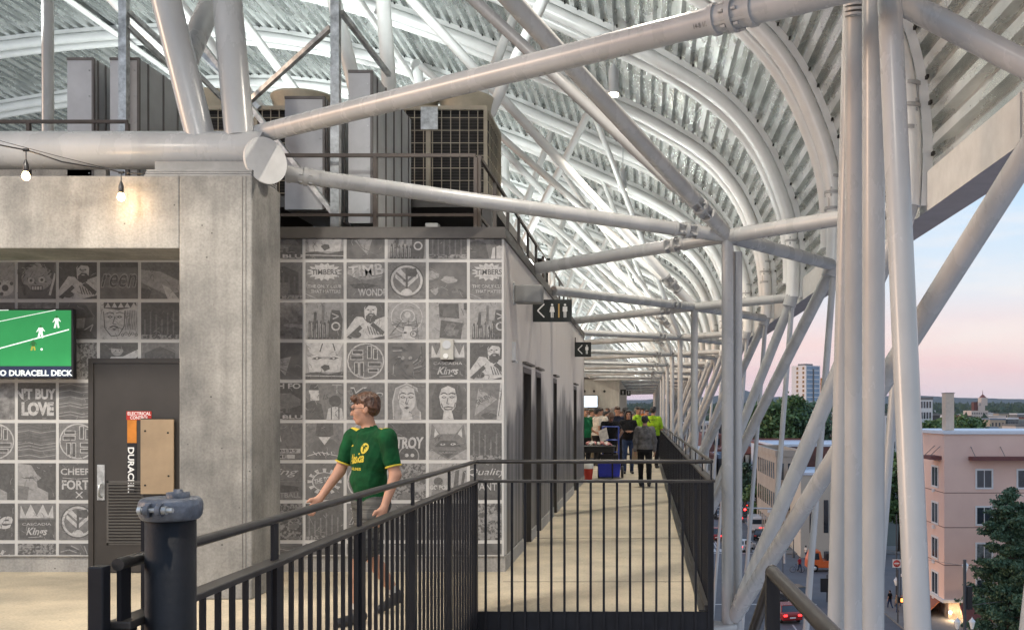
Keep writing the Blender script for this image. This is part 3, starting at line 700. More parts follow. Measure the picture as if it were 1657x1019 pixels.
def d_badge():
    t = Tile().B(0,0,1,1,SO)
    for i in range(12):
        a = i*math.pi/6; t.P([(.5+.45*math.cos(a-.12),.5+.45*math.sin(a-.12)*.8),(.5+.45*math.cos(a+.12),.5+.45*math.sin(a+.12)*.8),(.5+.3*math.cos(a+.1),.5+.3*math.sin(a+.1)*.8),(.5+.3*math.cos(a-.1),.5+.3*math.sin(a-.1)*.8)], LT)
    return t.C(.5,.5,.33,LT,.26).C(.5,.5,.30,MI,.24).T('THE TOR',.26,.42,.48,.14,LT,.03,.2,14)
def d_gopo(): return Tile().B(0,0,1,1,PA).C(.25,.5,.12,DK).P([(.05,0),(.1,.42),(.4,.42),(.45,0)], MI).P([(.62,.15),(.7,.8),(.8,.82),(.76,.15)], DK).P([(.9,.8),(.98,.8),(.86,.1),(.8,.1)], DK).T('GO POR',.03,.28,.5,.12,LT,.03)
def d_quality(): return Tile().B(0,0,1,1,DK).T('Quality',-.05,.62,1.0,.24,LT,.0,.3).T('OVER',.35,.50,.28,.07,LT).T('QUANTITY',-.1,.22,1.15,.24,LT,.0)
def d_buylove(): return Tile().B(0,0,1,1,DK).T("N'T BUY",-.05,.55,1.05,.30,LT,.05).T('LOVE',.1,.10,.85,.38,LT,.06)
def d_cheers(): return Tile().B(0,0,1,1,DK).T('CHEERS',.05,.68,.9,.18,LT,.02).L([(.1,.6),(.45,.57),(.9,.6)],.015,LT).T('FORTY',.08,.28,.9,.26,LT,.03).L([(.45,.05),(.62,.22)],.03,LT).L([(.62,.05),(.45,.22)],.03,LT)
def d_monster():
    t = Tile().B(0,0,1,1,SO).P(blob(.5,.6,.38,24,.12,.36), PA)
    for i in range(22): a = rng.random()*6.28; t.L([(.5+.3*math.cos(a),.7+.2*math.sin(a)),(.5+.42*math.cos(a+.4),.7+.3*math.sin(a+.4))],.02,DK)
    t.C(.36,.5,.09,LT).C(.36,.5,.04,DK).C(.64,.52,.09,LT).C(.64,.52,.04,DK).B(.36,.2,.66,.36,DK)
    for i in range(4): t.B(.38+.07*i,.25,.43+.07*i,.34,LT)
    return t.L([(0,.8),(.2,.1)],.06,DK).L([(1,.7),(.85,.1)],.06,LT)
def d_king():
    t = Tile().B(0,0,1,1,LT).P([(.1,1),(.1,.84),(.5,.80),(.95,.88),(.95,1)], DK)
    for i in range(5): t.P([(.13+.17*i,.86),(.21+.17*i,1),(.29+.17*i,.86)], LT)
    for x in (.27,.52): t.P([(x-.08,.60),(x,.64),(x+.08,.61),(x,.57)], DK).C(x,.605,.02,LT).L([(x-.1,.70),(x,.735),(x+.1,.70)],.02,DK)
    t.L([(.40,.62),(.34,.42),(.42,.40)],.018,DK).L([(.26,.32),(.36,.36),(.48,.32)],.03,DK).P([(.32,.27),(.38,.285),(.44,.27),(.38,.24)], DK).L([(.1,.75),(.13,.3),(.3,.08),(.5,.1),(.64,.35),(.66,.78)],.02,DK)
    for i in range(7): t.L([(.68+.045*i,.78),(.70+.045*i,.5),(.67+.045*i,.25)],.014,MI)
    for i in range(5): t.C(.6+.09*i,.12+.03*(i%2),.04,DK).C(.6+.09*i,.12+.03*(i%2),.026,LT)
    return t
def d_hat(): return Tile().B(0,0,1,1,SO).P([(.1,.62),(.35,.95),(.7,.95),(.9,.6),(.5,.52)], DK).P([(.35,.55),(.7,.58),(.66,.3),(.45,.3)], PA).L([(.6,.2),(.9,.4),(.8,.15)],.03,LT).P([(0,0),(.2,.25),(.8,.25),(1,0)], DK)
def d_boxer(): return Tile().B(0,0,1,1,DK).C(.45,.80,.16,PA).P([(.3,.84),(.36,.98),(.56,.98),(.62,.82)], DK).P([(0,.3),(.3,.62),(.6,.62),(1,.82),(1,.62),(.66,.4),(.6,0),(.2,0)], LT).L([(.4,.78),(.43,.78)],.03,DK).L([(.5,.78),(.53,.78)],.03,DK)
def d_green(): return Tile().B(0,0,1,1,SO).P(blob(.5,.5,.5,16,.1,.25), MI).T('reen',.02,.3,.96,.40,PA,.03,.3).T('reen',.04,.32,.92,.34,DK,.0,.3).B(0,.86,1,1,DK)
def d_arm(): return Tile().B(0,0,1,1,MI).P([(0,.8),(.5,.75),(1,.5),(1,.2),(.7,.1),(0,.45)], PA).P([(.55,.4),(.75,.3),(1,0),(.7,0)], LT).P([(0,.3),(.3,.25),(.2,0),(0,0)], DK)
def d_ball(): return Tile().B(0,0,1,1,PA).C(.75,.3,.22,LT).C(.75,.3,.09,DK).C(.6,.42,.05,DK).C(.92,.42,.05,DK).C(.66,.14,.05,DK).P([(0,0),(.4,.2),(.5,0)], DK)
def d_ve(): return Tile().B(0,0,1,1,DK).T('Love',-.7,.3,1.65,.5,LT,.02,.35)
def d_side(): return Tile().B(0,0,1,1,DK).P([(0,1),(.35,.95),(.5,.7),(.62,.6),(.5,.5),(.52,.35),(.8,.2),(.8,0),(0,0)], PA).L([(.2,.6),(.42,.6)],.03,DK).P([(0,.4),(.3,.35),(.25,0),(0,0)], MI)
def d_wood():
    t = Tile().B(0,0,1,1,SO)
    for i in range(12): y = i/12; t.L([(0,y),(.3,y+.05),(.6,y-.02),(1,y+.04)],.018,rng.choice([PA,DK]))
    return t
RIGHT = {0:[d_ouch,d_eyes,d_tri,d_hands,d_dark,d_people], 1:[d_building,d_only,d_wonder,d_crest,lambda:d_photo(0),d_only], 2:[lambda:d_photo(1),d_hands,d_beard,d_line,d_two,d_hands],
 3:[d_tri,d_eyes,d_round,d_lion,d_kings,d_beard], 4:[d_ouch,d_people,d_script,lambda:d_face(0),lambda:d_face(1),d_pennant], 5:[d_poster,d_arms,d_line,d_destroy,d_fox,d_dark],
 6:[d_talk,d_badge,d_round,lambda:d_photo(2),d_gopo,d_quality], 7:[lambda:d_photo(2),lambda:d_dark(1),d_script,d_lion,d_wood,lambda:d_photo(2)], 8:[d_wood,d_hat,lambda:d_photo(1),d_side,d_hands,lambda:d_photo(0)]}
LEFT = {1:[d_ball,d_monster,d_beard,d_green,d_arm], 2:[lambda:d_photo(0),lambda:d_photo(1),d_hat,d_king,d_dark], 3:[d_wood,d_lion,lambda:d_photo(2),d_boxer,d_building],
 4:[lambda:d_photo(1),d_buylove,d_wood], 5:[d_round,d_wood,d_round], 6:[d_side,d_side,d_cheers], 7:[d_ve,d_kings,d_crest], 8:[d_badge,lambda:d_photo(2),d_lion]}
TW, TH = .387, .372; PXX, PZZ = .41824, .4082
yw = D0-.004
def place_tiles(cols, k0):
    for r, row in cols.items():
        z1 = EYE+(668-424.5)/159-PZZ*(r-1); z0 = z1-TH
        for j, fn in enumerate(row):
            k = k0+j; x0 = (494.5-1043)/159+PXX*k
            if x0 > XW: continue
            vy = (max(0, (.18-z0)/TH), min(1, (ZT-.005-z0)/TH)); vx = (0, min(1, (XW-.02-x0)/TW))
            if vy[1]-vy[0] < .05: continue
            tl = fn(); base_t = tl.p[0][1]
            for q_ in range(26):
                ax, ay = rng.random(), rng.random(); an = rng.random()*6.28; L_ = rng.uniform(.05, .22); cv = rng.uniform(-.9, .9)
                m1 = (ax+L_*.5*math.cos(an), ay+L_*.5*math.sin(an)); m2 = (m1[0]+L_*.5*math.cos(an+cv), m1[1]+L_*.5*math.sin(an+cv))
                tl.L([(ax, ay), m1, m2], rng.uniform(.006, .014), [MI, DK, SO, PA][q_ % 4] if q_ % 4 < 3 or base_t != LT else DK)
            mb = MB(); tl.make(mb, x0, z0, TW, TH, yw, vx, vy)
            o = mb.build('poster_tile', INK, blk)
place_tiles(RIGHT, -1); place_tiles(LEFT, -8)
t_, a_, c_, dr_ = LARGE_BRACE
tt_ = min([k/2000 for k in range(2000)], key=lambda s_: abs(1043+F*((a_+(c_-a_)*s_).x)/((a_+(c_-a_)*s_).y)-1132))
pc_ = a_+(c_-a_)*tt_; nn_ = (Vector((0, 0, EYE))-pc_).normalized(); nn_ = (nn_-dr_*nn_.dot(dr_)).normalized(); uu_ = dr_.cross(nn_); uu_ = uu_ if uu_.z > 0 else -uu_
b = MB()
for tr in text_tris('14-8 1/2', .0): b.add([pc_+nn_*.0852+dr_*(.10*a)+uu_*(.030*(c-.8)) for a, c in tr], [(0,1,2)])
b.build('chalk_mark', mat('pencil_mark', (.08,.08,.08), .8), t_)
# ================================================================== THINGS ON THE WALLS
def writing(mb, s, x0, z0, w, h, y, m=0, bold=.0, shear=0, axis='x'):
    for tr in text_tris(s, bold, shear):
        if axis == 'x': mb.add([(x0+a*w, y, z0+c*h) for a, c in tr], [(0,1,2)], m)
        else: mb.add([(x0-c*h, y, z0+a*w) for a, c in tr], [(0,1,2)], m)
    return mb
fdw = 159.
xw = lambda px, fd=fdw: (px-1043)/fd
zw = lambda py, fd=fdw: EYE+(668-py)/fd
# service door in the left mural
t = thing('service_door', 'dark bronze steel door with a louvre in the left part of the mural', 'door', (xw(148), D0-.05, .08))
x0, x1, z0, z1 = xw(148), xw(300), zw(926), zw(580)
b = MB(); b.box(x0, x0+.05, D0-.06, D0-.008, z0, z1); b.box(x0+.05, x1+.2, D0-.06, D0-.008, z1-.05, z1); b.box(x1+.2, x1+.25, D0-.06, D0-.008, z0, z1); b.build('door_frame', M['door'], t)
b = MB(); b.box(x0+.052, x1+.198, D0-.045, D0-.009, z0+.01, z1-.052); b.build('door_leaf', M['door'], t)
b = MB(); lx0, lx1, lz0, lz1 = xw(177), xw(236), zw(880), zw(777)
b.box(lx0, lx1, D0-.052, D0-.046, lz0, lz0+.02); b.box(lx0, lx1, D0-.052, D0-.046, lz1-.02, lz1); b.box(lx0, lx0+.02, D0-.052, D0-.046, lz0, lz1); b.box(lx1-.02, lx1, D0-.052, D0-.046, lz0, lz1)
n = 20
for i in range(n):
    z = lz0+.03+(lz1-lz0-.06)*i/(n-1); b.obox(((lx0+lx1)/2, D0-.055, z), ((lx1-lx0)/2-.02,0,0), (0,.008,.006), (0,-.0008,.001))
b.build('louvre', M['cap'], t)
b = MB(); b.box(xw(162), xw(174), D0-.056, D0-.045, zw(808), zw(751)); b.tube((xw(168), D0-.06, zw(765)), (xw(168), D0-.045, zw(765)), .018, 12)
b.path([(xw(169), D0-.06, zw(803)), (xw(169), D0-.10, zw(800)), (xw(169), D0-.10, zw(784)), (xw(169), D0-.06, zw(781))], .012, 8); b.build('handle', M['galv'], t)
b = MB(); b.box(xw(209), xw(249), D0-.052, D0-.0455, zw(679), zw(665)); writing(b, 'ELECTRICAL', xw(211), zw(671.5), .235, .034, D0-.0535, 1, .02); writing(b, 'CONTROL', xw(215), zw(678), .185, .034, D0-.0535, 1, .02)
tag(b.build('door_sign', [M['red'], M['wtext']], t), 'red electrical control sign')
b = MB(); b.box(xw(210), xw(225), D0-.050, D0-.0455, zw(799), zw(716)); b.box(xw(210), xw(225), D0-.050, D0-.0455, zw(716), zw(679), 1)
for tr in text_tris('DURACELL', .03): b.add([(xw(211)+c*.065, D0-.0515, zw(723)-a*.47) for a, c in tr], [(0,1,2)], 2)
tag(b.build('battery_banner', [M['black'], M['copper'], M['wtext']], t), 'black and copper battery banner with white lettering')
b = MB(); zt = zw(678, 161); b.box(xw(225.5, 161), xw(279, 161), D0-.10, D0-.085, zw(799, 161), zt); b.box(xw(225.2, 161), xw(279.3, 161), D0-.102, D0-.083, zt, zt+.008, 1)
for px, py in ((233, 697), (270, 700), (233, 785), (271, 770)): b.tube((xw(px,161), D0-.104, zw(py,161)), (xw(px,161), D0-.099, zw(py,161)), .010, 8, 1)
o = b.build('leaning_board', [M['tan'], M['dark']], loc=(xw(250), D0-.1, zw(790))); tag(o, 'tan plywood board propped against the dark service door', 'board')
# television
t = thing('television', 'wall television showing a green football pitch beside the service door', 'television', (xw(40, 163), F/163, zw(612, 163)))
yt = F/163; x0, x1, z0, z1 = xw(-60, 163), xw(118.5, 163), zw(611.5, 163), zw(499.5, 163)
b = MB(); b.box(x0, x1, yt, yt+.06, z0, z1); b.build('casing', M['black'], t, bevel=.006)
b = MB(); b.box((x0+x1)/2-.15, (x0+x1)/2+.15, yt+.06, D0-.01, (z0+z1)/2-.1, (z0+z1)/2+.1); b.build('wall_bracket', M['black'], t)
grass = mat('screen_green', (.02,.16,.05), .3, scale=4, emit=(.015, .30, .075), es=.8)
# mowing pattern inside the broadcast picture
sw = mat('screen_white', (.8,.8,.8), .4, emit=(.8,.9,.82), es=.8); sn = mat('screen_navy', (.01,.02,.05), .4, emit=(.012,.02,.05), es=.6); sk = mat('screen_dark_green', (.02,.1,.03), .4, emit=(.03,.16,.03), es=.6)
zb = zw(592, 163); b = MB(); y = yt-.001
b.add([(x0+.02,y,zb),(x1-.02,y,zb),(x1-.02,y,z1-.015),(x0+.02,y,z1-.015)], [(0,1,2,3)], 0)
b.add([(x0+.02,y,z0+.012),(x1-.02,y,z0+.012),(x1-.02,y,zb-.002),(x0+.02,y,zb-.002)], [(0,1,2,3)], 2)
def sline(a, c, w, m):
    ax, az, cx, cz = xw(a[0],163), zw(a[1],163), xw(c[0],163), zw(c[1],163); b.add([(ax,y-.001,az-w),(cx,y-.001,cz-w),(cx,y-.001,cz+w),(ax,y-.001,az+w)], [(0,1,2,3)], m)
sline((-50, 577), (112, 533), .006, 1); sline((-50, 530), (90, 501.5), .004, 1); sline((-50, 503), (14, 501.5), .004, 1)
def splayer(px, py, s, m, m2):
    X, Z = xw(px,163), zw(py,163); u = s/163
    for pts, mm in (([(-.14,.1),(.14,.1),(.2,.55),(-.18,.55)], m), ([(-.16,.12),(0,.1),(-.08,-.3),(-.26,-.3)], m2), ([(0,.1),(.16,.12),(.24,-.25),(.1,-.3)], m2), ([(-.07,.58),(.07,.58),(.08,.74),(-.06,.74)], 3), ([(-.18,.5),(-.36,.2),(-.30,.18),(-.14,.4)], m), ([(.18,.5),(.36,.28),(.32,.22),(.14,.4)], m)):
        b.add([(X+a*u, y-.002, Z+c*u) for a, c in pts], [(0,1,2,3)], mm)
splayer(66, 541, 20, 1, 1); splayer(92, 525, 19, 1, 1); splayer(54, 562, 17, 3, 4)
b.lathe((xw(67.5,163), y-.002, zw(565,163)), [(.012,0),(.012,.002)], 10, 1, axis=(0,1,0))
writing(b, 'INTO DURACELL DECK', x0+.24, zw(608,163), .95-.24+.14, .058, y-.002, 1, .03)
tag(b.build('display', [grass, sw, sn, sk, mat('screen_yellow', (.4,.4,.05), .4, emit=(.4,.4,.06), es=.6)], t), 'lit picture of a football match')
# call station box on mural
t = thing('call_box', 'small white speaker and strobe box fixed over a mural tile', 'alarm', (xw(724), D0-.02, zw(582)))
b = MB(); b.box(xw(714), xw(735), D0-.05, D0-.009, zw(582), zw(549)); b.build('box', mat('offwhite', (.45,.44,.40), .5), t, bevel=.006)
b = MB(); b.tube((xw(724.5), D0-.055, zw(558)), (xw(724.5), D0-.05, zw(558)), .043, 18); b.build('speaker_grille', M['grey'], t)
b = MB(); b.tube((xw(723), D0-.062, zw(576)), (xw(723), D0-.05, zw(576)), .026, 14); b.build('strobe', M['white'], t)
# loudspeaker over side wall
yl = F/149.; t = thing('wall_loudspeaker', 'grey box loudspeaker bracketed to the streaked side wall', 'loudspeaker', (XW, yl, zw(490,149)))
b = MB(); b.box(XW+.02, XW+.325, yl-.02, yl+.16, zw(490,149), zw(460,149)); b.build('cabinet', mat('speaker_grey', (.20,.205,.20), .55, var=.05), t, bevel=.02)
b = MB(); b.box(XW+.001, XW+.02, yl+.02, yl+.10, zw(492,149), zw(457,149)); b.build('bracket', M['galv'], t)
b = MB(); b.box(XW+.001, XW+.04, yl-.05, yl+.0, zw(586,149), zw(553,149)); b.box(XW+.001, XW+.06, yl-.05, yl+.0, zw(587,149), zw(584,149))
tag(b.build('conduit_box', M['grey'], loc=(XW, yl, zw(570,149))), 'slim grey wall box below the loudspeaker on the side wall', 'wall box')
def picto(b, cx, cz, h, y, m, dress=False):
    b.lathe((cx, y, cz+h*.42), [(h*.085, 0), (h*.085, .002)], 14, m, axis=(0,1,0))
    if dress: pts = [(-.11,.30),(.11,.30),(.17,.0),(.19,-.10),(-.19,-.10),(-.17,0)]
    else: pts = [(-.16,.30),(.16,.30),(.17,-.05),(.10,-.08),(-.10,-.08),(-.17,-.05)]
    b.add([(cx+a*h, y, cz+c*h) for a, c in pts], [tuple(range(6))], m)
    for s in (-1, 1): b.add([(cx+s*h*.02, y-.001, cz-h*.07), (cx+s*h*.10, y-.001, cz-h*.07), (cx+s*h*.09, y-.001, cz-h*.5), (cx+s*h*.03, y-.001, cz-h*.5)], [(0,1,2,3)], m)
def sign(fd, px0, px1, py0, py1, label, kind, th=.03):
    y = F/fd; x0, x1, z0, z1 = xw(px0,fd), xw(px1,fd), zw(py1,fd), zw(py0,fd); w, h = x1-x0, z1-z0
    t = thing('restroom_sign', label, 'sign', (x0, y, z0))
    b = MB(); b.box(x0, x1, y, y+th, z0, z1); b.build('panel', M['signblk'], t)
    b = MB(); b.box(XW+.001, x0+.02, y+.005, y+th-.005, z1-.02, z1+.10); b.build('bracket', M['brown'], t)
    s = h; b = MB()
    ax = x0+s*.22; cz = (z0+z1)/2
    b.bar((ax, y-.002, cz), (ax+s*.30, y-.002, cz+s*.30), .004, s*.055, 0, up=(-1,0,1)); b.bar((ax, y-.0025, cz), (ax+s*.30, y-.0025, cz-s*.30), .004, s*.055, 0, up=(1,0,1))
    b.build('arrow', [M['wtext'], M['gold']], t); b = MB()
    if kind == 2:
        picto(b, x0+w*.50, cz, s*.62, y-.003, 0, True); picto(b, x0+w*.83, cz, s*.62, y-.003, 0); b.add([(x0+w*.655, y-.003, cz-s*.31), (x0+w*.69, y-.003, cz-s*.31), (x0+w*.69, y-.003, cz+s*.31), (x0+w*.655, y-.003, cz+s*.31)], [(0,1,2,3)], 1)
    elif kind == 1: picto(b, x0+w*.74, cz, s*.62, y-.003, 0)
    b.build('pictogram', [M['wtext'], M['gold']], t); return t
sign(126, 862, 925, 484.5, 520.5, 'black restroom sign with arrow and two figures projecting from the side wall', 2)
sign(78.8, 930, 956.5, 553.5, 577, 'smaller black restroom sign with arrow and one figure further along', 1)
for k, (px0, px1) in enumerate(((1003.5, 1013), (1014, 1020.5))):
    fd = 27; y = 57.2; 
    t = thing('far_sign', 'tiny dark hanging sign at the corner of the far block, %s' % ('left one' if k == 0 else 'right one'), 'sign', (xw(px0,fd), y, zw(640,fd)))
    b = MB(); b.box(xw(px0,fd), xw(px1,fd), y+.3*k, y+.3*k+.05, zw(639+k*1,fd), zw(630+k*2,fd)); b.build('panel', M['signblk'], t)
    b = MB(); picto(b, xw((px0+px1)/2,fd), zw(635,fd), .22, y+.3*k-.004, 0); b.build('pictogram', M['wtext'], t)
# ================================================================== GUARDRAILS
HR, GR_ = EYE-.395, EYE-.545            # handrail centre, guard top
def picket_rail(name, label, p0, p1, posts, nout, mats=None, side=1, first=.054, step=.1067, bottom=-.36, pw=.016, handrail=True, cap=.03, maxp=100, ext=0):
    """level guard from p0 to p1 (x,y): flat top bar, pickets, posts carrying a round handrail"""
    p0, p1 = Vector((*p0, 0)), Vector((*p1, 0)); d = (p1-p0); L = d.length; d /= L; nn = Vector((-d.y, d.x, 0))*side
    t = thing(name, label, 'guardrail', (p0.x, p0.y, 0))
    b = MB(); b.bar(p0+Vector((0,0,GR_-.010)), p1+Vector((0,0,GR_-.010)), .065, .022); b.build('top_bar', M['railtop'], t, bevel=.004)
    k = int((L-first)/step)+1; rest = MB(); nr = 0
    for i in range(k):
        s_ = first+i*step
        if any(abs(s_-q) < .035 for q in posts): continue
        c = p0+d*s_; 
        tgt = MB() if i < maxp else rest
        tgt.obox(c+Vector((0,0,(GR_-.02+bottom)/2)), d*(pw/2), nn*.008, (0,0,(GR_-.02-bottom)/2))
        if i < maxp: tgt.build('picket', M['rail'], t)
        else: nr = 1
    if nr: o = rest.build('pickets', M['rail'], t); o['kind'] = 'stuff'
    for q in posts:
        c = p0+d*q; b = MB()
        b.obox(c+Vector((0,0,(GR_-.02+bottom)/2)), d*.028, nn*.02, (0,0,(GR_-.02-bottom)/2))
        if handrail: b.obox(c+nn*.0+Vector((0,0,(GR_+HR)/2)), d*.024, nn*.006, (0,0,(HR-GR_)/2))
        b.build('post', M['rail'], t)
    if handrail:
        b = MB(); b.path([p0-d*ext+Vector((0,0,HR)), p1+Vector((0,0,HR))], .0165, 14); b.build('handrail', M['railtop'], t)
    b = MB(); b.bar(p0+Vector((0,0,-.30)), p1+Vector((0,0,-.30)), .04, .03); b.build('bottom_bar', M['rail'], t)
    return t
XL, XR, YC = -1.375, .545, 7.81
picket_rail('stair_guard', 'long black picket guardrail beside the stair opening on the left', (XL, 2.50), (XL, YC), [.03, 1.06, 2.12, 3.18, 4.24, 5.27], 0)
picket_rail('cross_guard', 'black picket guardrail across the end of the stair opening', (XL, YC), (XR, YC), [], 0, pw=.019, first=.08, step=.1070)
picket_rail('edge_guard', 'long dark guardrail receding along the outer edge of the walkway', (XR, YC), (XR, 60), [.03]+[1.22*i for i in range(1, 43)], 0, maxp=98, bottom=-.02, step=.095)
b = MB(); b.box(XL-.02, XR+.02, YC+.012, YC+.03, -.42, .0); b.build('fascia_plate', M['rail'], [o for o in COL.objects if o.name == 'cross_guard'][0])
b = MB(); b.box(XR-.055, XR-.02, YC+.03, 60, .002, .05); b.box(XR-.10, XR-.055, YC+.03, 60, .001, .012)
tag(b.build('edge_curb', M['railtop'], loc=(XR, YC, 0)), 'low steel edge strip along the foot of the outer guardrail', 'edge strip')
# near end post piece
t = thing('end_handrail', 'black end post with a short rail left of the black pipe', 'post', (-1.41, 2.45, 0))
b = MB(); b.box(-1.432, -1.392, 2.46, 2.50, -.3, HR-.0); b.build('post', M['rail'], t, bevel=.004)
b = MB(); b.box(-1.455, -1.36, 2.44, 2.50, -.3, EYE-.565); b.build('base', M['rail'], t)
b = MB(); b.box(-1.42, -1.395, 2.70, 2.75, -.3, EYE-.27); b.build('upright', M['rail'], t)
# black standpipe with clamp
fd = 594; X = xw(276.5, fd); Y = F/fd; zt = zw(800, fd)
t = thing('standpipe', 'thick black capped pipe with a grey bolted coupling in the foreground', 'pipe', (X, Y, 0))
b = MB(); b.lathe((X, Y, -.3), [(.064, 0), (.064, zt+.3-.055), (.062, zt+.3-.054), (.062, zt+.3-.02)], 40); b.build('pipe', M['pipeblk'], t)
b = MB(); zc = zt-.034
b.lathe((X, Y, zc-.034), [(.065,0),(.072,.002),(.079,.014),(.081,.028),(.081,.042),(.078,.054),(.071,.060),(.064,.062),(.060,.060),(.045,.058),(0.0,.058)], 44)
for an, s_ in ((R(-92), 1), (R(88), 1)):
    u = Vector((math.cos(an), math.sin(an), 0)); w = Vector((-u.y, u.x, 0)); c = Vector((X, Y, zc))+u*.078
    for q in (-.016, .016):
        b.obox(c+w*q, u*.014, w*.0065, (0,0,.019)); b.lathe(c+w*q+u*.010, [(.015,-.0065),(.015,.0065)], 14, axis=w)
b.build('coupling_clamp', M['castiron'], t, bevel=.003)
b = MB()
for an in (R(-92), R(88)):
    u = Vector((math.cos(an), math.sin(an), 0)); w = Vector((-u.y, u.x, 0)); c = Vector((X, Y, zc))+u*.087
    b.tube(c-w*.040, c+w*.052, .0065, 10); b.tube(c+w*.024, c+w*.036, .012, 6); b.tube(c-w*.040, c-w*.030, .012, 6)
b.build('bolt', M['galv'], t)
b = MB(); b.lathe((X+.01, Y+.02, zt+.001), [(.030,-.012),(.030,.004),(.012,.006),(.012,.012),(0,.012)], 18); b.build('cap_plug', M['castiron'], t)
# bottom right handrail
t = thing('stair_handrail', 'black round handrail dropping down the outer stair at the lower right', 'handrail', (.40, 2.98, .5))
P0 = V(1250, 925, 520); P1 = V(1352, 1019+12, 775)
dn = Vector((0, F/525, EYE+(668-925)/520))
b = MB(); b.path([P1+(P1-P0)*.5, P1, P0], .021, 18); b.lathe(P0, [(0,-.0235),(.012,-.020),(.021,-.011),(.0235,0),(.021,.011),(.012,.020),(0,.0235)], 16)
e = V(1206, 1060, 440); b.path([P0+Vector((0,0,-.012)), e], .019, 14); b.build('rail', M['railtop'], t)
b = MB(); b.box(P0.x-.021, P0.x+.021, P0.y-.02, P0.y+.02, -.9, P0.z-.01); b.box(P1.x-.021, P1.x+.021, P1.y-.02, P1.y+.02, -.9, P1.z-.01); b.build('post', M['rail'], t)
# steel stair going down in the opening
t = thing('stair', 'black steel stair going down inside the guardrail opening', 'stair', (-.4, 2.3, -.2))
for k in range(22):
    b = MB(); y = 2.35+.28*k; z = -.10-.185*(k+1)
    if y > 7.3: break
    b.box(XL+.06, .50, y, y+.30, z-.04, z); b.build('step', M['cap'], t)
b = MB(); 
for x in (XL+.03, .52): b.prism([(2.3, -.1), (7.4, -3.5), (7.4, -3.85), (2.3, -.45)], x-.01, x+.01, axis='x')
b.build('stringer', M['rail'], t)
# ================================================================== EQUIPMENT ON THE BLOCK
ZR = ZT-.15
b = MB(); b.box(-9.2, -1.95, 12.2, 19, EYE+2.62, EYE+2.76)
for x in (-9.1, -7, -4.9, -3.2, -2.0): b.box(x-.06, x+.06, 12.15, 12.27, ZR, EYE+2.62); b.box(x-.06, x+.06, 18.6, 18.72, ZR, EYE+2.62)
o = b.build('equipment_platform', M['cap'], loc=(-5, 12.2, ZR)); tag(o, 'dark steel platform carrying the beige condensers above the mural', 'platform')
b = MB(); 
for i in range(10): b.tube((-9, 12.6+i*.25, EYE+2.15+.06*(i % 3)), (-2.1, 12.6+i*.25, EYE+2.15+.06*(i % 3)), .03 if i % 2 else .05, 8)
tag(b.build('pipe_run', M['greyd'], loc=(-5, 13, EYE+2.1)), 'dark pipes running under the equipment platform', 'pipes')
b = MB(); b.box(-9.5, -1.9, 19.2, 19.3, ZR, EYE+3.1); tag(b.build('back_screen', M['dark'], loc=(-5, 19.2, ZR)), 'dark screen wall behind the equipment platform', 'screen wall')
for x, w, col_ in ((-4.15, .20, 'grey'), (-2.75, .16, 'white')):
    b = MB(); b.box(x, x+w, 12.0, 12.15, EYE+2.07, EYE+2.38); o = b.build('pump_box', M[col_], loc=(x, 12, EYE+2.0), bevel=.01); tag(o, 'small %s electrical box under the platform edge' % ('grey' if col_ == 'grey' else 'pale'), 'electrical box')
def condenser(x0, x1, y0, y1, z0, z1, bays, label, plate=True):
    t = thing('condenser', label, 'air conditioner', ((x0+x1)/2, y0, z0), 'beige rooftop condensers')
    b = MB()
    b.box(x0, x1, y0, y1, z0, z0+.07); b.box(x0, x1, y0, y1, z1-.06, z1)
    n = bays; 
    for i in range(n+1):
        x = x0+(x1-x0)*i/n; w = .05 if i in (0, n) else .07
        xa = x0 if i == 0 else (x1-w if i == n else x-w/2); b.box(xa, xa+w, y0, y0+.06, z0+.07, z1-.06)
    for x in (x0, x1-.05): b.box(x, x+.05, y1-.06, y1, z0+.07, z1-.06)
    b.build('frame', M['beige'], t)
    b = MB(); b.box(x0+.05, x1-.05, y0+.05, y1-.05, z0+.07, z1-.06)
    nf = int((z1-z0-.2)/.022)
    for i in range(nf): z = z0+.1+i*.022; b.box(x0+.04, x1-.04, y0+.04, y0+.05, z, z+.006, 1); b.box(x1-.05, x1-.04, y0+.05, y1-.05, z, z+.006, 1)
    b.build('coil', [M['dark'], M['cap']], t)
    b = MB(); k = int((x1-x0)/.125)
    for i in range(1, k): x = x0+(x1-x0)*i/k; b.box(x-.005, x+.005, y0-.012, y0-.002, z0+.03, z1-.03)
    kz = int((z1-z0)/.17)
    for i in range(1, kz): z = z0+(z1-z0)*i/kz; b.box(x0, x1, y0-.020, y0-.012, z-.005, z+.005); b.box(x1+.004, x1+.012, y0, y1, z-.005, z+.005)
    k2 = int((y1-y0)/.125)
    for i in range(1, k2): y = y0+(y1-y0)*i/k2; b.box(x1+.012, x1+.02, y-.005, y+.005, z0+.03, z1-.03)
    b.build('guard_mesh', M['beige'], t)
    nfan = max(1, round((x1-x0)/1.0)); r = min((x1-x0)/nfan*.5, .52)
    for i in range(nfan):
        b = MB(); cx = x0+(x1-x0)*(i+.5)/nfan
        b.lathe((cx, (y0+y1)/2, z1), [(r*.86,0),(r*.88,.12),(r*.93,.22),(r,.30),(r,.33),(r*.9,.31),(r*.8,.2),(r*.78,.02)], 28); b.build('fan_cowl', M['beige'], t)
    if plate:
        b = MB(); xm = x0+(x1-x0)*.517; b.box(xm-.13, xm+.12, y0-.04, y0-.021, z1-.36, z1-.03); b.build('data_plate', M['galv'], t)
    return t
condenser(-4.05, -2.32, 14.1, 15.5, EYE+2.86, EYE+4.52, 2, 'large beige condenser with wire guards at the right end of the platform')
condenser(-5.75, -4.75, 14.1, 15.5, EYE+2.86, EYE+4.52, 2, 'beige condenser partly behind the grey cabinets on the platform', False)
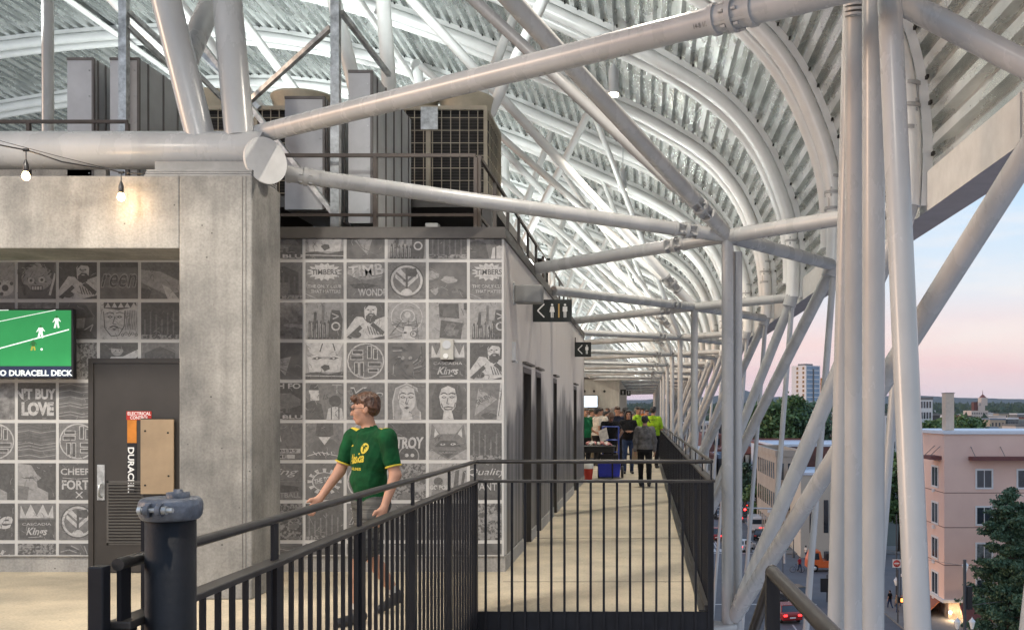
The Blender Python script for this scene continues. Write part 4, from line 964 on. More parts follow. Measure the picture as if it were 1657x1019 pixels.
condenser(-7.1, -6.0, 14.1, 15.5, EYE+2.86, EYE+4.52, 2, 'beige condenser furthest left behind the tubes', False)
def cabinet(x0, x1, y0, y1, z0, z1, label, seams=5):
    t = thing('sheet_cabinet', label, 'cabinet', ((x0+x1)/2, y0, z0), 'grey sheet metal cabinets')
    b = MB(); b.box(x0, x1, y0, y1, z0, z1); b.build('casing', M['grey'], t)
    b = MB()
    for i in range(seams): y = y0+(y1-y0)*(i+.6)/seams; b.box(x1, x1+.012, y-.012, y+.012, z0, z1)
    b.box(x1-.012, x1+.012, y0-.008, y0+.03, z0, z1); b.box(x0, x1, y0-.012, y0, z1-.03, z1)
    b.build('seam', M['greyd'], t)
    b = MB()
    for i in range(7): b.tube((x1-.04, y0-.012, z0+.15+(z1-z0-.3)*i/6), (x1-.04, y0, z0+.15+(z1-z0-.3)*i/6), .008, 6)
    b.build('rivet', M['galv'], t)
z_ = EYE+2.05
cabinet(-3.20, -2.95, 10.35, 12.1, z_, EYE+3.70, 'tall grey cabinet with a ribbed side in front of the beige condenser')
cabinet(-3.98, -3.55, 10.6, 11.6, z_+.2, EYE+3.50-.0, 'plain grey cabinet just left of the galvanised post')
cabinet(-6.75, -6.45, 11.2, 12.0, z_, EYE+4.15, 'pale grey cabinet left of the first galvanised post')
cabinet(-6.25, -5.92, 11.2, 13.0, z_, EYE+4.15, 'grey cabinet with a dark ribbed side behind the leaning tube')
def strut_frame(label, posts, braces, d):
    t = thing('strut_frame', label, 'steel frame', (posts[0][0], d, ZR), 'galvanised strut frames')
    for x, z0, z1 in posts:
        b = MB(); b.box(x-.045, x+.045, d-.045, d-.03, z0, z1); b.box(x-.045, x-.03, d-.03, d+.04, z0, z1); b.box(x+.03, x+.045, d-.03, d+.04, z0, z1)
        for i in range(int((z1-z0)/.25)): b.tube((x, d-.05, z0+.12+.25*i), (x, d-.044, z0+.12+.25*i), .010, 6)
        b.build('post', M['galv'], t)
    for a, c in braces:
        b = MB(); b.bar(a, c, .05, .05); b.build('brace', M['galv'], t)
    return t
fd = 152; d = F/fd; G = lambda px, py, f=152: V(px, py, f)
strut_frame('galvanised strut post with two slanting braces beside the tall cabinet', [(xw(543.5, fd), ZR, EYE+4.9)], [(G(404, 164, 145), G(535, 45)), (G(552, 20), G(630, 122, 140)), (G(318, 60, 145), G(545, 352)), (G(300, 62, 140), G(420, 175, 140))], d)
strut_frame('galvanised strut post at the far left above the portal pipe', [(xw(201, 140), ZR, EYE+4.8)], [(V(206, 18, 140), V(292, 96, 132)), (V(206, 42, 140), V(300, 130, 132)), (V(296, 96, 132), V(372, 172, 128))], F/140)
t = thing('pale_post', 'pale round post rising behind the portal pipe at the far left', 'post', V(78, 240, 150)); MB().tube(V(78, 300, 120), V(77, -60, 120), .075, 16).build('tube', M['steel'], t)
# roof guard of the block
def roof_guard(label, a, c, n, top=True, down=1.0):
    a, c = Vector(a), Vector(c); t = thing('roof_guard', label, 'guardrail', a, 'guardrails round the equipment roof')
    b = MB(); b.bar(a, c, .032, .036); b.build('top_rail', M['brown'], t); b = MB(); b.bar(a-Vector((0,0,down*.62)), c-Vector((0,0,down*.62)), .022, .03)
    b.build('mid_rail', M['brown'], t)
    for i in range(n+1):
        p = a.lerp(c, i/n); b = MB(); b.box(p.x-.018, p.x+.018, p.y-.022, p.y+.022, p.z-down, p.z-.02); b.build('post', M['brown'], t)
roof_guard('brown guardrail along the side edge of the equipment roof', (-1.73, 10.02, EYE+2.68), (-1.73, 22.6, EYE+2.68), 12)
roof_guard('brown guardrail in front of the beige condensers', (-3.85, 9.98, EYE+2.68), (-1.76, 9.98, EYE+2.68), 2)
roof_guard('dark pipe rail above the portal at the far left', (-9, 10.6, EYE+3.22), (-5.72, 10.6, EYE+3.22), 3, down=1.0)
# ================================================================== LAMPS OF THE PLACE, ADDED FILL LIGHTS
def point(name, loc, e, col, r=.05, parent=None):
    l = bpy.data.lights.new(name, 'POINT'); l.energy = e; l.color = col; l.shadow_soft_size = r
    o = bpy.data.objects.new(name, l); o.location = loc; COL.objects.link(o); return o
def spot(name, loc, tgt, e, col, ang=100, r=.08, blend=.6):
    l = bpy.data.lights.new(name, 'SPOT'); l.energy = e; l.color = col; l.shadow_soft_size = r; l.spot_size = R(ang); l.spot_blend = blend
    o = bpy.data.objects.new(name, l); o.location = loc; o.rotation_euler = (Vector(tgt)-Vector(loc)).to_track_quat('-Z', 'Y').to_euler(); COL.objects.link(o); return o
WARM = (1, .90, .77); COOL = (.93, 1, .97)
k = 0
for i, d in enumerate((1.3, 8.4, 15.5, 22.1, 29.2, 36.3, 43.4, 50.5)):
    x = -.50; z1 = EYE+5.56; z0 = z1-.40
    t = thing('pendant_lamp', 'grey cylinder downlight hanging from the roof, %s along the walkway' % ORD[i], 'lamp', (x, d, z0), 'cylinder lamps over the walkway')
    b = MB(); b.tube((x, d, z0), (x, d, z1), .085, 20); b.tube((x, d, z1), (x, d, z1+.75), .012, 6); b.tube((x, d, z1), (x, d, z1+.06), .05, 10); b.build('housing', M['grey'], t)
    b = MB(); b.tube((x, d, z0-.035), (x, d, z0+.004), .078, 18); b.build('lens', M['lamp'], t)
    spot('pendant_light', (x, d, z0-.07), (x, d, 0), 680, WARM, 128, .08)
# lamps under the portal ceiling (warm wash on the floor and walls at the left)
for x, d in ((-5.2, 6.2), (-3.2, 5.4), (-7.5, 6.4), (-2.7, 9.2), (-6.6, 9.35)):
    z = 3.55 if d < 9 else 2.95
    if d < 9: spot('ceiling_light', (x, d, 4.6), (x, d+1.2, 1), 300, WARM, 130, .12)
spot('equipment_fill_light', (-3.0, 1.5, EYE+4.6), (-4.0, 11, EYE+2.6), 700, (1, .95, .88), 80, .3)  # added fill lamp, unseen, to brighten the rooftop equipment and the portal
# added uplights without fixtures, many hanging free in the air, brightening the underside of the metal roof
for i, d in enumerate((13.0, 18.5, 24, 31, 38, 46, 55, 65, 76, 88)):
    spot('roof_fill_uplight', (-8.5, d, EYE+4.95), (-9.5, d+1.5, EYE+11), 1050*(1 if d < 60 else 1.3), COOL, 168, .25, .5)
for i, d in enumerate((17.2, 21.5, 26, 31, 37, 43, 50, 58, 67, 77, 88)):
    spot('roof_fill_uplight', (-2.15, d, EYE+2.25), (-1.0, d+.8, EYE+9), 430*(1 if d < 40 else 1.25), COOL, 165, .2, .5)
spot('roof_fill_uplight', (-3.4, 13.0, EYE+4.95), (-2.0, 13, EYE+11), 420, COOL, 168, .25, .5)
# string of bulbs
t = thing('string_lights', 'black cable with warm glowing bulbs hanging in front of the portal pipe', 'string lights', V(0, 232, 205))
pts = [V(-60, 218, 215), V(0, 235, 205), V(42, 243, 200), V(62, 249, 199), V(100, 262, 196), V(140, 269, 193), V(170, 273, 191), V(196, 279, 190), V(235, 281, 189)]
MB().path(pts, .006, 8).build('cable', M['black'], t)
MB().path([V(-60, 205, 212), V(0, 228, 203), V(90, 252, 196), V(170, 272, 191)], .0025, 6).build('guy_wire', M['black'], t)
for px, py, fd in ((42, 243, 200), (196, 279, 190)):
    p = V(px, py, fd); tl = -.004
    b = MB(); b.tube(p-Vector((0,0,.0)), p-Vector((0,0,.09)), .005, 6); b.lathe(p-Vector((0,0,.175)), [(.017,0),(.022,.02),(.020,.06),(.012,.085),(.006,.10)], 12); b.tube(p-Vector((.02,0,0)), p+Vector((.02,0,0)), .013, 8); b.build('socket', M['black'], t)
    b = MB(); b.lathe(p-Vector((0,0,.245)), [(0,0),(.016,.003),(.027,.015),(.031,.033),(.026,.052),(.016,.070)], 16); b.build('bulb', M['bulb'], t)
    point('bulb_light', p-Vector((0, -.02, .22)), 12, (1, .62, .30), .03)
# ================================================================== PEOPLE
def sdf_mesh(prims, res, k=.018):
    """one continuous surface round smoothly joined round cones and ellipsoids (surface nets)"""
    lo = np.array([1e9]*3); hi = -lo
    for p in prims:
        if p[0] == 'c':
            for q, r in ((p[1], p[3]), (p[2], p[4])): lo = np.minimum(lo, np.array(q)-r); hi = np.maximum(hi, np.array(q)+r)
        else: m_ = max(p[2]); lo = np.minimum(lo, np.array(p[1])-m_); hi = np.maximum(hi, np.array(p[1])+m_)
    lo -= res*3; hi += res*3
    n = np.ceil((hi-lo)/res).astype(int)+1
    ax = [lo[i]+res*np.arange(n[i]) for i in range(3)]
    G_ = np.full(tuple(n), 1.0)
    def dist(p, P):
        if p[0] == 'c':
            a = np.array(p[1]); b_ = np.array(p[2]); ba = b_-a; L2 = max((ba**2).sum(), 1e-9)
            t = np.clip(((P-a)@ba)/L2, 0, 1); d = P-a-t[..., None]*ba
            return np.sqrt((d**2).sum(-1))-(p[3]+(p[4]-p[3])*t)
        q = P-np.array(p[1])
        if len(p) > 4 and p[4] is not None: q = q@np.array(p[4])          # rows -> local axes
        r = np.array(p[2]); k0 = np.sqrt(((q/r)**2).sum(-1)); k1 = np.sqrt(((q/r**2)**2).sum(-1))+1e-9
        return k0*(k0-1)/k1
    for p in prims:
        if p[0] == 'c':
            l_ = np.minimum(np.array(p[1])-p[3], np.array(p[2])-p[4]); h_ = np.maximum(np.array(p[1])+p[3], np.array(p[2])+p[4])
        else: m_ = max(p[2]); l_ = np.array(p[1])-m_; h_ = np.array(p[1])+m_
        mg = .05+k; i0 = np.maximum(((l_-mg-lo)/res).astype(int), 0); i1 = np.minimum(((h_+mg-lo)/res).astype(int)+2, n)
        sl = tuple(slice(i0[i], i1[i]) for i in range(3))
        P = np.stack(np.meshgrid(ax[0][sl[0]], ax[1][sl[1]], ax[2][sl[2]], indexing='ij'), -1)
        d = dist(p, P); g0 = G_[sl]; h = np.clip(.5+.5*(g0-d)/k, 0, 1)
        G_[sl] = g0*(1-h)+d*h-k*h*(1-h)
    s = G_ < 0
    c = np.zeros(tuple(n-1), bool); allc = np.ones(tuple(n-1), bool)
    for dx in (0,1):
        for dy in (0,1):
            for dz in (0,1):
                v = s[dx:n[0]-1+dx, dy:n[1]-1+dy, dz:n[2]-1+dz]; c |= v; allc &= v
    act = c & ~allc; idx = -np.ones(act.shape, int); ii = np.argwhere(act); idx[act] = np.arange(len(ii))
    acc = np.zeros((len(ii), 3)); cnt = np.zeros(len(ii))
    cs = [(0,0,0),(1,0,0),(0,1,0),(1,1,0),(0,0,1),(1,0,1),(0,1,1),(1,1,1)]
    for a in range(8):
        for b_ in range(a+1, 8):
            if sum(abs(x-y) for x, y in zip(cs[a], cs[b_])) != 1: continue
            va = G_[ii[:,0]+cs[a][0], ii[:,1]+cs[a][1], ii[:,2]+cs[a][2]]; vb = G_[ii[:,0]+cs[b_][0], ii[:,1]+cs[b_][1], ii[:,2]+cs[b_][2]]
            m_ = (va < 0) != (vb < 0); t = np.where(m_, va/(va-vb+1e-12), 0)[:, None]
            pt_ = np.array(cs[a])+(np.array(cs[b_])-np.array(cs[a]))*t
            acc += pt_*m_[:, None]; cnt += m_
    vt = (ii+acc/cnt[:, None])*res+lo
    faces = []
    for axn in range(3):
        o1, o2 = [(1,2),(2,0),(0,1)][axn]
        sh = [slice(1, n[i]-1) for i in range(3)]; a_ = list(sh); a_[axn] = slice(0, n[axn]-1); b2_ = list(sh); b2_[axn] = slice(1, n[axn])
        A = s[tuple(a_)]; B_ = s[tuple(b2_)]; e = np.argwhere(A != B_)
        off = np.array([1,1,1]); off[axn] = 0; base = e+off
        u = np.zeros(3, int); u[o1] = 1; w = np.zeros(3, int); w[o2] = 1
        f = np.stack([idx[tuple((base-u-w).T)], idx[tuple((base-w).T)], idx[tuple(base.T)], idx[tuple((base-u).T)]], 1)
        flip = ~A[tuple(e.T)]
        f[flip] = f[flip][:, ::-1]; faces.append(f)
    faces = np.concatenate(faces)
    fc = vt[faces].mean(1)
    D = np.stack([dist(p, fc) for p in prims], 1); mt = np.array([p[3] if p[0] == 'e' else p[5] for p in prims])[D.argmin(1)]
    return vt, faces, mt
def sdf_object(name, prims, mats, res, k=.018, fold=0, fold_mats=(1,2), freq=(9,9,5), hair=False):
    vt, fs, mt = sdf_mesh(prims, res, k)
    me = bpy.data.meshes.new(name); me.from_pydata(vt.tolist(), [], fs.tolist())
    for m in mats: me.materials.append(m)
    me.polygons.foreach_set('material_index', mt.astype(int).tolist()); me.polygons.foreach_set('use_smooth', [True]*len(fs)); me.update()
    if fold:
        cnt = np.zeros(len(vt)); 
        for c_ in range(4): np.add.at(cnt, fs[:,c_], np.isin(mt, fold_mats)*.25)
        wgt = np.minimum(1, cnt/1.0)
        nrm_ = np.empty(len(vt)*3, np.float32); me.vertices.foreach_get('normal', nrm_); nrm_ = nrm_.reshape(-1,3); co_ = vt.copy()
        for i in range(len(vt)):
            if wgt[i] <= 0: continue
            q_ = Vector(co_[i]); n1 = noise.noise(Vector((q_.x*freq[0], q_.y*freq[1], q_.z*freq[2]+q_.x*4))); n2 = noise.noise(Vector((q_.x*freq[0]*2.3+5, q_.y*freq[1]*2.3, q_.z*freq[2]*2.6-q_.x*8)))
            r_ = (1-abs(n1)*2.6)+.5*(1-abs(n2)*2.6)
            co_[i] += nrm_[i]*(fold*r_*wgt[i])
        me.vertices.foreach_set('co', co_.astype(np.float32).ravel())
        me.update()
    o = bpy.data.objects.new(name, me); COL.objects.link(o); return o
def rotz(v, a, c=(0,0,0)):
    x, y = v[0]-c[0], v[1]-c[1]; return (c[0]+x*math.cos(a)-y*math.sin(a), c[1]+x*math.sin(a)+y*math.cos(a), v[2])
def arm_prims(sh, el, wr, sleeve, skin_m, shirt_m, r=1.0, curl=.5, grip=None, fine=True):
    sh, el, wr = map(Vector, (sh, el, wr)); P = []
    P.append(('c', sh, el, .052*r, .040*r, skin_m)); P.append(('c', el, wr, .041*r, .026*r, skin_m))
    s0 = sh+(el-sh)*min(1, sleeve); P.append(('c', sh, s0, .064*r, .058*r, shirt_m))
    if sleeve > 1: P.append(('c', el, el+(wr-el)*(sleeve-1), .052*r, .036*r, shirt_m))
    d = (wr-el).normalized() if grip is None else Vector(grip).normalized()
    side = Vector((1 if sh.x > 0 else -1, 0, 0)); palm = d.cross(Vector((0,-1,0)) if abs(d.y) < .9 else Vector((0,0,1))).normalized()
    fwd = d.cross(palm).normalized()
    if fwd.y > 0: fwd = -fwd
    pc = wr+d*.045; P.append(('c', wr, wr+d*.02, .026*r, .026*r, skin_m)); P.append(('e', pc, (.020,.040,.050), skin_m, np.array([list(palm), list(fwd), list(d)]).T))
    inn = -side
    for i, L in enumerate((.072, .080, .074, .058)):
        b0 = wr+d*.085+fwd*(.026-.0175*i); m1 = b0+(d*(1-.3*curl)+inn*.5*curl).normalized()*L*.5; m2 = m1+(d*(1-curl)+inn*curl).normalized()*L*.5
        P.append(('c', b0, m1, .0095, .0088, skin_m)); P.append(('c', m1, m2, .0088, .0075, skin_m))
    tb = wr+d*.025+fwd*.030; tm = tb+(fwd*.7+d*.7).normalized()*.035; te = tm+(fwd*.3+d*.9).normalized()*.030
    P.append(('c', tb, tm, .013, .011, skin_m)); P.append(('c', tm, te, .011, .009, skin_m))
    return P
def head_prims(h, yaw, pitch=0, skin=0, eye=5, lip=6):
    """h = centre of the head"""
    h = Vector(h); Rm = Matrix.Rotation(yaw, 3, 'Z') @ Matrix.Rotation(pitch, 3, 'X'); A = np.array(Rm)
    def q(x, y, z): return h+Rm @ Vector((x, y, z))
    P = [('e', q(0,.015,.03), (.074,.092,.092), skin, A), ('e', q(0,-.022,-.035), (.056,.068,.085), skin, A), ('e', q(0,-.060,-.090), (.026,.024,.024), skin, A),
         ('c', q(0,-.088,.010), q(0,-.106,-.026), .007, .0115, skin), ('e', q(.077,.015,-.008), (.010,.019,.031), skin, A), ('e', q(-.077,.015,-.008), (.010,.019,.031), skin, A),
         ('c', q(-.045,-.080,.030), q(.045,-.080,.030), .013, .013, skin), ('e', q(.032,-.055,-.02), (.026,.030,.03), skin, A), ('e', q(-.032,-.055,-.02), (.026,.030,.03), skin, A)]
    P += [('e', q(s_*.030,-.083,.010), (.013,.009,.007), eye, A) for s_ in (-1,1)]
    P += [('e', q(0,-.087,-.062), (.022,.010,.007), lip, A)]
    return P, q, A
def body_prims(o):
    """o: dictionary with the joints in metres, figure facing -Y"""
    P = []; w = o.get('w', 1.0); S_, PNT, SK, SHO = 1, 2, 0, 3
    ch, pe, nk, hd = Vector(o['chest']), Vector(o['pelvis']), Vector(o['neck']), Vector(o['head'])
    P += [('e', ch+Vector((0,.0,-.02)), (.185*w,.118*w,.21), S_, None), ('e', ch.lerp(pe, .58)+Vector((0,-.012,0)), (.165*w,.122*w,.17), S_, None), ('e', pe+Vector((0,.01,.03)), (.170*w,.125*w,.12), o.get('hem', S_), None), ('e', pe+Vector((0,.012,-.05)), (.165*w,.120*w,.10), PNT, None)]
    P += [('c', Vector(o['shR'])*1+Vector((.03,0,.0)), Vector(o['shL'])+Vector((-.03,0,.0)), .064, .064, S_), ('c', nk+Vector((0,.01,-.05)), nk+Vector((0,.01,-.03)), .088, .07, S_)]
    P += [('c', nk+Vector((0,.012,-.03)), hd+Vector((0,.012,-.06)), .054, .052, SK)]
    for s_ in ('R', 'L'):
        hp, kn, an, to = (Vector(o[x+s_]) for x in ('hip','knee','ank','toe'))
        lw = o.get('lw', 1.0)
        if o.get('shorts'):
            P += [('c', hp, kn, .080, .052, SK), ('c', hp, hp.lerp(kn, .88), .098, .080, PNT), ('c', kn, kn.lerp(an,.35), .052, .054, SK), ('c', kn.lerp(an,.35), an, .054, .034, SK), ('c', an.lerp(kn,.30), an, .040, .038, 4)]
        else: P += [('c', hp, kn, .092*lw, .066*lw, PNT), ('c', kn, an, .066*lw, .050*lw, PNT)]
        P += [('c', an+Vector((0,.025,-.045)), to, .043, .034, SHO), ('c', an, an+Vector((0,.02,-.04)), .044, .042, SHO)]
        P += arm_prims(o['sh'+s_], o['elb'+s_], o['wr'+s_], o.get('sleeve', .55), SK, S_, o.get('ar', 1.0), o.get('curl', .55), o.get('grip'+s_))
    return P
STAND = dict(chest=(0,0,1.27), pelvis=(0,0,.95), neck=(0,0,1.49), head=(0,-.015,1.635), shR=(-.175,0,1.42), shL=(.175,0,1.42), elbR=(-.235,.03,1.13), elbL=(.235,.03,1.13), wrR=(-.24,-.03,.88), wrL=(.24,-.03,.88),
  hipR=(-.09,0,.90), hipL=(.09,0,.90), kneeR=(-.10,-.02,.49), kneeL=(.10,-.02,.49), ankR=(-.10,.02,.095), ankL=(.10,.02,.095), toeR=(-.115,-.14,.034), toeL=(.115,-.14,.034))
def cloth(name, c, var=.2, scale=9, st=(1,1,1)): return mat(name, c, .85, var=var, scale=scale, stretch=st, spec=.2, bump=.25, bscale=14)
SKN = mat('skin', (.40,.215,.145), .6, var=.06, scale=10); SKN2 = mat('skin_dark', (.11,.055,.035), .5, var=.08); EYE_ = mat('eye_dark', (.05,.035,.03), .3); LIP = mat('lips', (.36,.14,.12), .5)
HAIR = {'brown': mat('brown_hair', (.075,.032,.016), .5, var=.35, scale=40, stretch=(1,1,.3)), 'black': mat('black_hair', (.012,.010,.010), .45, var=.3, scale=40), 'grey': mat('grey_hair', (.16,.15,.14), .6)}
SHOE = mat('dark_shoe', (.03,.03,.033), .5); SOCK = mat('white_sock', (.5,.5,.48), .8)
def make_person(label, loc, rz, h=1.75, shirt=None, pants=None, pose=None, hair='brown', long=False, cap=None, skin=None, yaw=0, pitch=0, res=.014, shoe=None, group=None, sock=None):
    o = dict(STAND); o.update(pose or {})
    hp, q, A = head_prims(o['head'], yaw, pitch)
    P = body_prims(o)+hp
    ob = sdf_object('person', P, [skin or SKN, shirt, pants, shoe or SHOE, sock or SOCK, EYE_, LIP], res, fold=.0065)
    sc = h/1.755
    ob.scale = (sc, sc, sc); ob.location = loc; ob.rotation_euler = (0, 0, rz)
    tag(ob, label, 'person', group)
    if hair:
        H = [('e', q(0,.024,.060), (.079,.092,.072), 0, A), ('e', q(0,.058,.022), (.076,.058,.080), 0, A), ('c', q(-.068,.018,.03), q(-.073,.004,-.005), .012, .006, 0), ('c', q(.068,.018,.03), q(.073,.004,-.005), .012, .006, 0), ('c', q(-.04,-.065,.088), q(.045,-.062,.092), .026, .024, 0)]
        if long: H += [('c', q(-.078,.0,.04), q(-.095,.02,-.20), .028, .022, 0), ('c', q(.078,.0,.04), q(.095,.02,-.20), .028, .022, 0), ('c', q(0,.075,.02), q(0,.09,-.18), .07, .05, 0), ('c', q(-.05,-.05,.09), q(-.078,-.03,.0), .022, .02, 0), ('c', q(.05,-.05,.09), q(.078,-.03,.0), .022, .02, 0)]
        ho = sdf_object('hair', H, [HAIR[hair]], min(res, .006 if res < .01 else .010), .02, fold=.006, fold_mats=(0,), freq=(38,20,14)); ho.parent = ob
    if cap:
        H = [('e', q(0,.012,.075), (.086,.102,.066), 0, A), ('e', q(0,-.110,.052), (.064,.060,.010), 0, A)]
        co = sdf_object('cap', H, [cap], .010, .012); co.parent = ob
    return ob, q
# ---- the man in the green jersey
GREEN = cloth('green_jersey', (.003,.058,.018), .25, 7); YEL = mat('yellow_print', (.50,.39,.03), .7, var=.05); SHORT = cloth('striped_shorts', (.10,.10,.095), .35, 3, (1,1,18))
walk = dict(w=1.03, sleeve=.62, shorts=True, ar=1.06, curl=.45, chest=(0,-.01,1.27), head=(.0,-.05,1.635), neck=(0,-.015,1.49),
  shR=(-.20,-.04,1.415), shL=(.20,.03,1.415), elbR=(-.25,-.13,1.15), wrR=(-.25,-.30,.94), elbL=(.265,.06,1.13), wrL=(.285,-.05,.885),
  hipR=(-.095,0,.90), hipL=(.095,0,.90), kneeR=(-.10,.05,.49), ankR=(-.10,.27,.15), toeR=(-.11,.14,.036), kneeL=(.10,-.17,.50), ankL=(.10,-.16,.095), toeL=(.11,-.33,.034))
man_loc = Vector((xw(600, 205), F/205, 0.0))
man, q = make_person('person in a green jersey and striped shorts walking left behind the picket rail', man_loc, R(-45), 1.77, GREEN, SHORT, walk, 'brown', yaw=R(-38), pitch=R(7), res=.0075)
# things worn: collar, shoulder patches, marks (pressed onto the cloth)
dg = bpy.context.evaluated_depsgraph_get()
bvh = BVHTree.FromPolygons([v.co.copy() for v in man.data.vertices], [tuple(p.vertices) for p in man.data.polygons])
def press(name, tris, m, dirv=(0,1,0), off=.003, origin_y=-.6):
    b = MB(); D = Vector(dirv)
    for t_ in tris:
        vs = []
        for p in t_:
            hit = bvh.ray_cast(Vector(p), D)
            if hit[0] is None: vs = []; break
            vs.append(hit[0]-D*off)
        if len(vs) >= 3: b.add(vs, [tuple(range(len(vs)))])
    me = bpy.data.meshes.new(name); me.from_pydata(b.v, [], b.f); me.materials.append(m)
    o = bpy.data.objects.new(name, me); COL.objects.link(o); o.parent = man; return o
def tt(s, x, z, w, h, bold=.02, shear=0, rot=0):
    o = []
    for t_ in text_tris(s, bold, shear):
        o.append([(x+a*w, -.6, z+c*h+a*w*rot) for a, c in t_])
    return o
press('jersey_print', tt('Alaska', -.105, 1.205, .21, .075, .03, .35, .12)+tt('AIRLINES', -.075, 1.165, .15, .022, .02), YEL)
crest = [[(.095+.033*math.cos(a), -.6, 1.335+.042*math.sin(a)), (.095+.033*math.cos(a+.5), -.6, 1.335+.042*math.sin(a+.5)), (.095, -.6, 1.335)] for a in [i*.5 for i in range(13)]]
press('crest', crest, YEL)
press('crest_mark', [[(.075,-.6,1.35),(.115,-.6,1.35),(.115,-.6,1.36),(.075,-.6,1.36)], [(.09,-.6,1.31),(.1,-.6,1.31),(.1,-.6,1.35),(.09,-.6,1.35)]], GREEN, off=.005)
press('maker_mark', [[(-.11,-.6,1.345),(-.095,-.6,1.345),(-.08,-.6,1.36),(-.09,-.6,1.362)], [(-.09,-.6,1.345),(-.075,-.6,1.345),(-.066,-.6,1.356),(-.076,-.6,1.358)]], YEL)
for s_ in (1, -1):
    tr = []
    for i in range(8):
        for j in range(4):
            X = lambda u: s_*(.10+.10*u); Y = lambda v: -.03+.07*v+(.03 if s_ > 0 else -.04)
            u0, u1, v0, v1 = i/8, (i+1)/8, j/4, (j+1)/4
            tr.append([(X(u0),Y(v0),1.8),(X(u1),Y(v0),1.8),(X(u1),Y(v1),1.8),(X(u0),Y(v1),1.8)])
    press('shoulder_patch', tr, YEL, (0,0,-1))
# sleeve cuff band
b = MB()
for sh, el in ((walk['shL'], walk['elbL']), (walk['shR'], walk['elbR'])):
    sh, el = Vector(sh), Vector(el); c = sh+(el-sh)*.76; dd = (el-sh).normalized()
    b = MB(); b.lathe(c, [(.0635,-.006),(.0640,0),(.0635,.006)], 24, axis=dd)
    me = bpy.data.meshes.new('cuff'); me.from_pydata(b.v, [], b.f); me.materials.append(YEL); o = bpy.data.objects.new('cuff', me); COL.objects.link(o); o.parent = man
# glasses
b = MB()
for s_ in (-1, 1):
    ring = [q(s_*.032+.024*math.cos(a), -.104, .012+.016*math.sin(a)) for a in [i*math.pi/6 for i in range(13)]]
    b.path(ring, .0022, 6, caps=False); b.path([q(s_*.056,-.100,.016), q(s_*.080,-.06,.014), q(s_*.082,.02,.008)], .002, 6)
b.path([q(-.009,-.106,.015), q(.009,-.106,.015)], .002, 6)
me = bpy.data.meshes.new('glasses'); me.from_pydata(b.v, [], b.f); me.materials.append(M['black']); o = bpy.data.objects.new('glasses', me); COL.objects.link(o); o.parent = man
# ---- the crowd further along
def at(px, fd): return Vector((xw(px, fd), F/fd, 0))
NAVY = cloth('navy_cloth', (.018,.022,.04)); BLK = cloth('black_cloth', (.012,.012,.014)); GRY = cloth('grey_shirt', (.17,.165,.165), .3); JEAN = cloth('blue_jeans', (.03,.05,.11)); WHT = cloth('white_tee', (.62,.58,.52)); HIV = cloth('hi_vis', (.33,.54,.03), .25); GRN2 = cloth('green_tee', (.01,.12,.05)); KHA = cloth('khaki', (.22,.17,.11)); CAPB = mat('black_cap', (.012,.012,.013), .7)
clasp = dict(elbR=(-.23,.0,1.15), wrR=(-.05,-.20,1.17), elbL=(.23,.0,1.15), wrL=(.05,-.20,1.17), gripR=(.8,-.4,.1), gripL=(-.8,-.4,.1), sleeve=1.9)
make_person('person in a plain grey long sleeved shirt walking away from the camera', at(1043.5, 73.5), R(182), 1.56, GRY, BLK, dict(sleeve=1.9, w=1.18, ar=1.15, kneeL=(.1,-.10,.5), ankL=(.1,-.05,.095), toeL=(.1,-.2,.034), ankR=(-.1,.12,.10), toeR=(-.1,-.02,.05)), 'black', res=.013)
make_person('person with long dark hair in a black top and jeans standing with clasped hands', at(1016.5, 60.5), R(8), 1.69, BLK, JEAN, dict(clasp, w=.95, lw=.9), 'black', True, res=.013)
hv, _ = make_person('person in a yellow vest and black cap with their back turned at the edge rail', at(1057, 55), R(165), 1.80, HIV, BLK, dict(w=1.15, elbL=(.25,-.02,1.12), wrL=(.14,-.22,1.10), elbR=(-.25,-.02,1.12), wrR=(-.14,-.22,1.10), sleeve=.8), 'black', cap=CAPB, res=.015)
b = MB(); b.bar((-.11,.135,1.05), (.13,.12,1.42), .012, .03); me = bpy.data.meshes.new('shoulder_strap'); me.from_pydata(b.v, [], b.f); me.materials.append(CAPB); o = bpy.data.objects.new('shoulder_strap', me); COL.objects.link(o); o.parent = hv
b = MB()
for tr in text_tris('SECURITY', .02): b.add([(.09-a*.18, .133, 1.37+c*.035) for a, c in tr], [(0,1,2)])
me = bpy.data.meshes.new('back_lettering'); me.from_pydata(b.v, [], b.f); me.materials.append(CAPB); o = bpy.data.objects.new('back_lettering', me); COL.objects.link(o); o.parent = hv
make_person('person in a yellow vest and black cap facing sideways, left of the other vest', at(1032, 51), R(60), 1.82, HIV, BLK, dict(w=1.0, sleeve=.8), 'grey', cap=CAPB, res=.015)
make_person('person with short hair in a navy jacket looking down by the hand truck', at(999, 57), R(10), 1.80, NAVY, BLK, dict(clasp, w=1.1), 'brown', pitch=R(12), res=.014)
make_person('person in a black tee bending over the loaded hand truck', at(984, 63), R(18), 1.72, BLK, BLK, dict(w=1.12, sleeve=.55, chest=(0,-.12,1.24), neck=(0,-.22,1.44), head=(0,-.30,1.56), shR=(-.18,-.17,1.37), shL=(.18,-.17,1.37), elbR=(-.27,-.32,1.12), wrR=(-.20,-.50,.98), elbL=(.30,-.28,1.16), wrL=(.16,-.46,1.02), gripR=(.2,-.6,-.7), gripL=(-.2,-.6,-.7)), None, skin=SKN2, pitch=R(15), res=.013)
make_person('person in a white tee and black cap standing in the queue', at(966, 53), R(120), 1.76, WHT, BLK, dict(w=1.1), 'black', cap=CAPB, yaw=R(20), res=.015)
make_person('person in a dark green tee in the middle of the queue', at(957, 47), R(70), 1.74, GRN2, KHA, dict(w=1.05), 'brown', cap=mat('olive_cap', (.05,.05,.03), .7), res=.016)
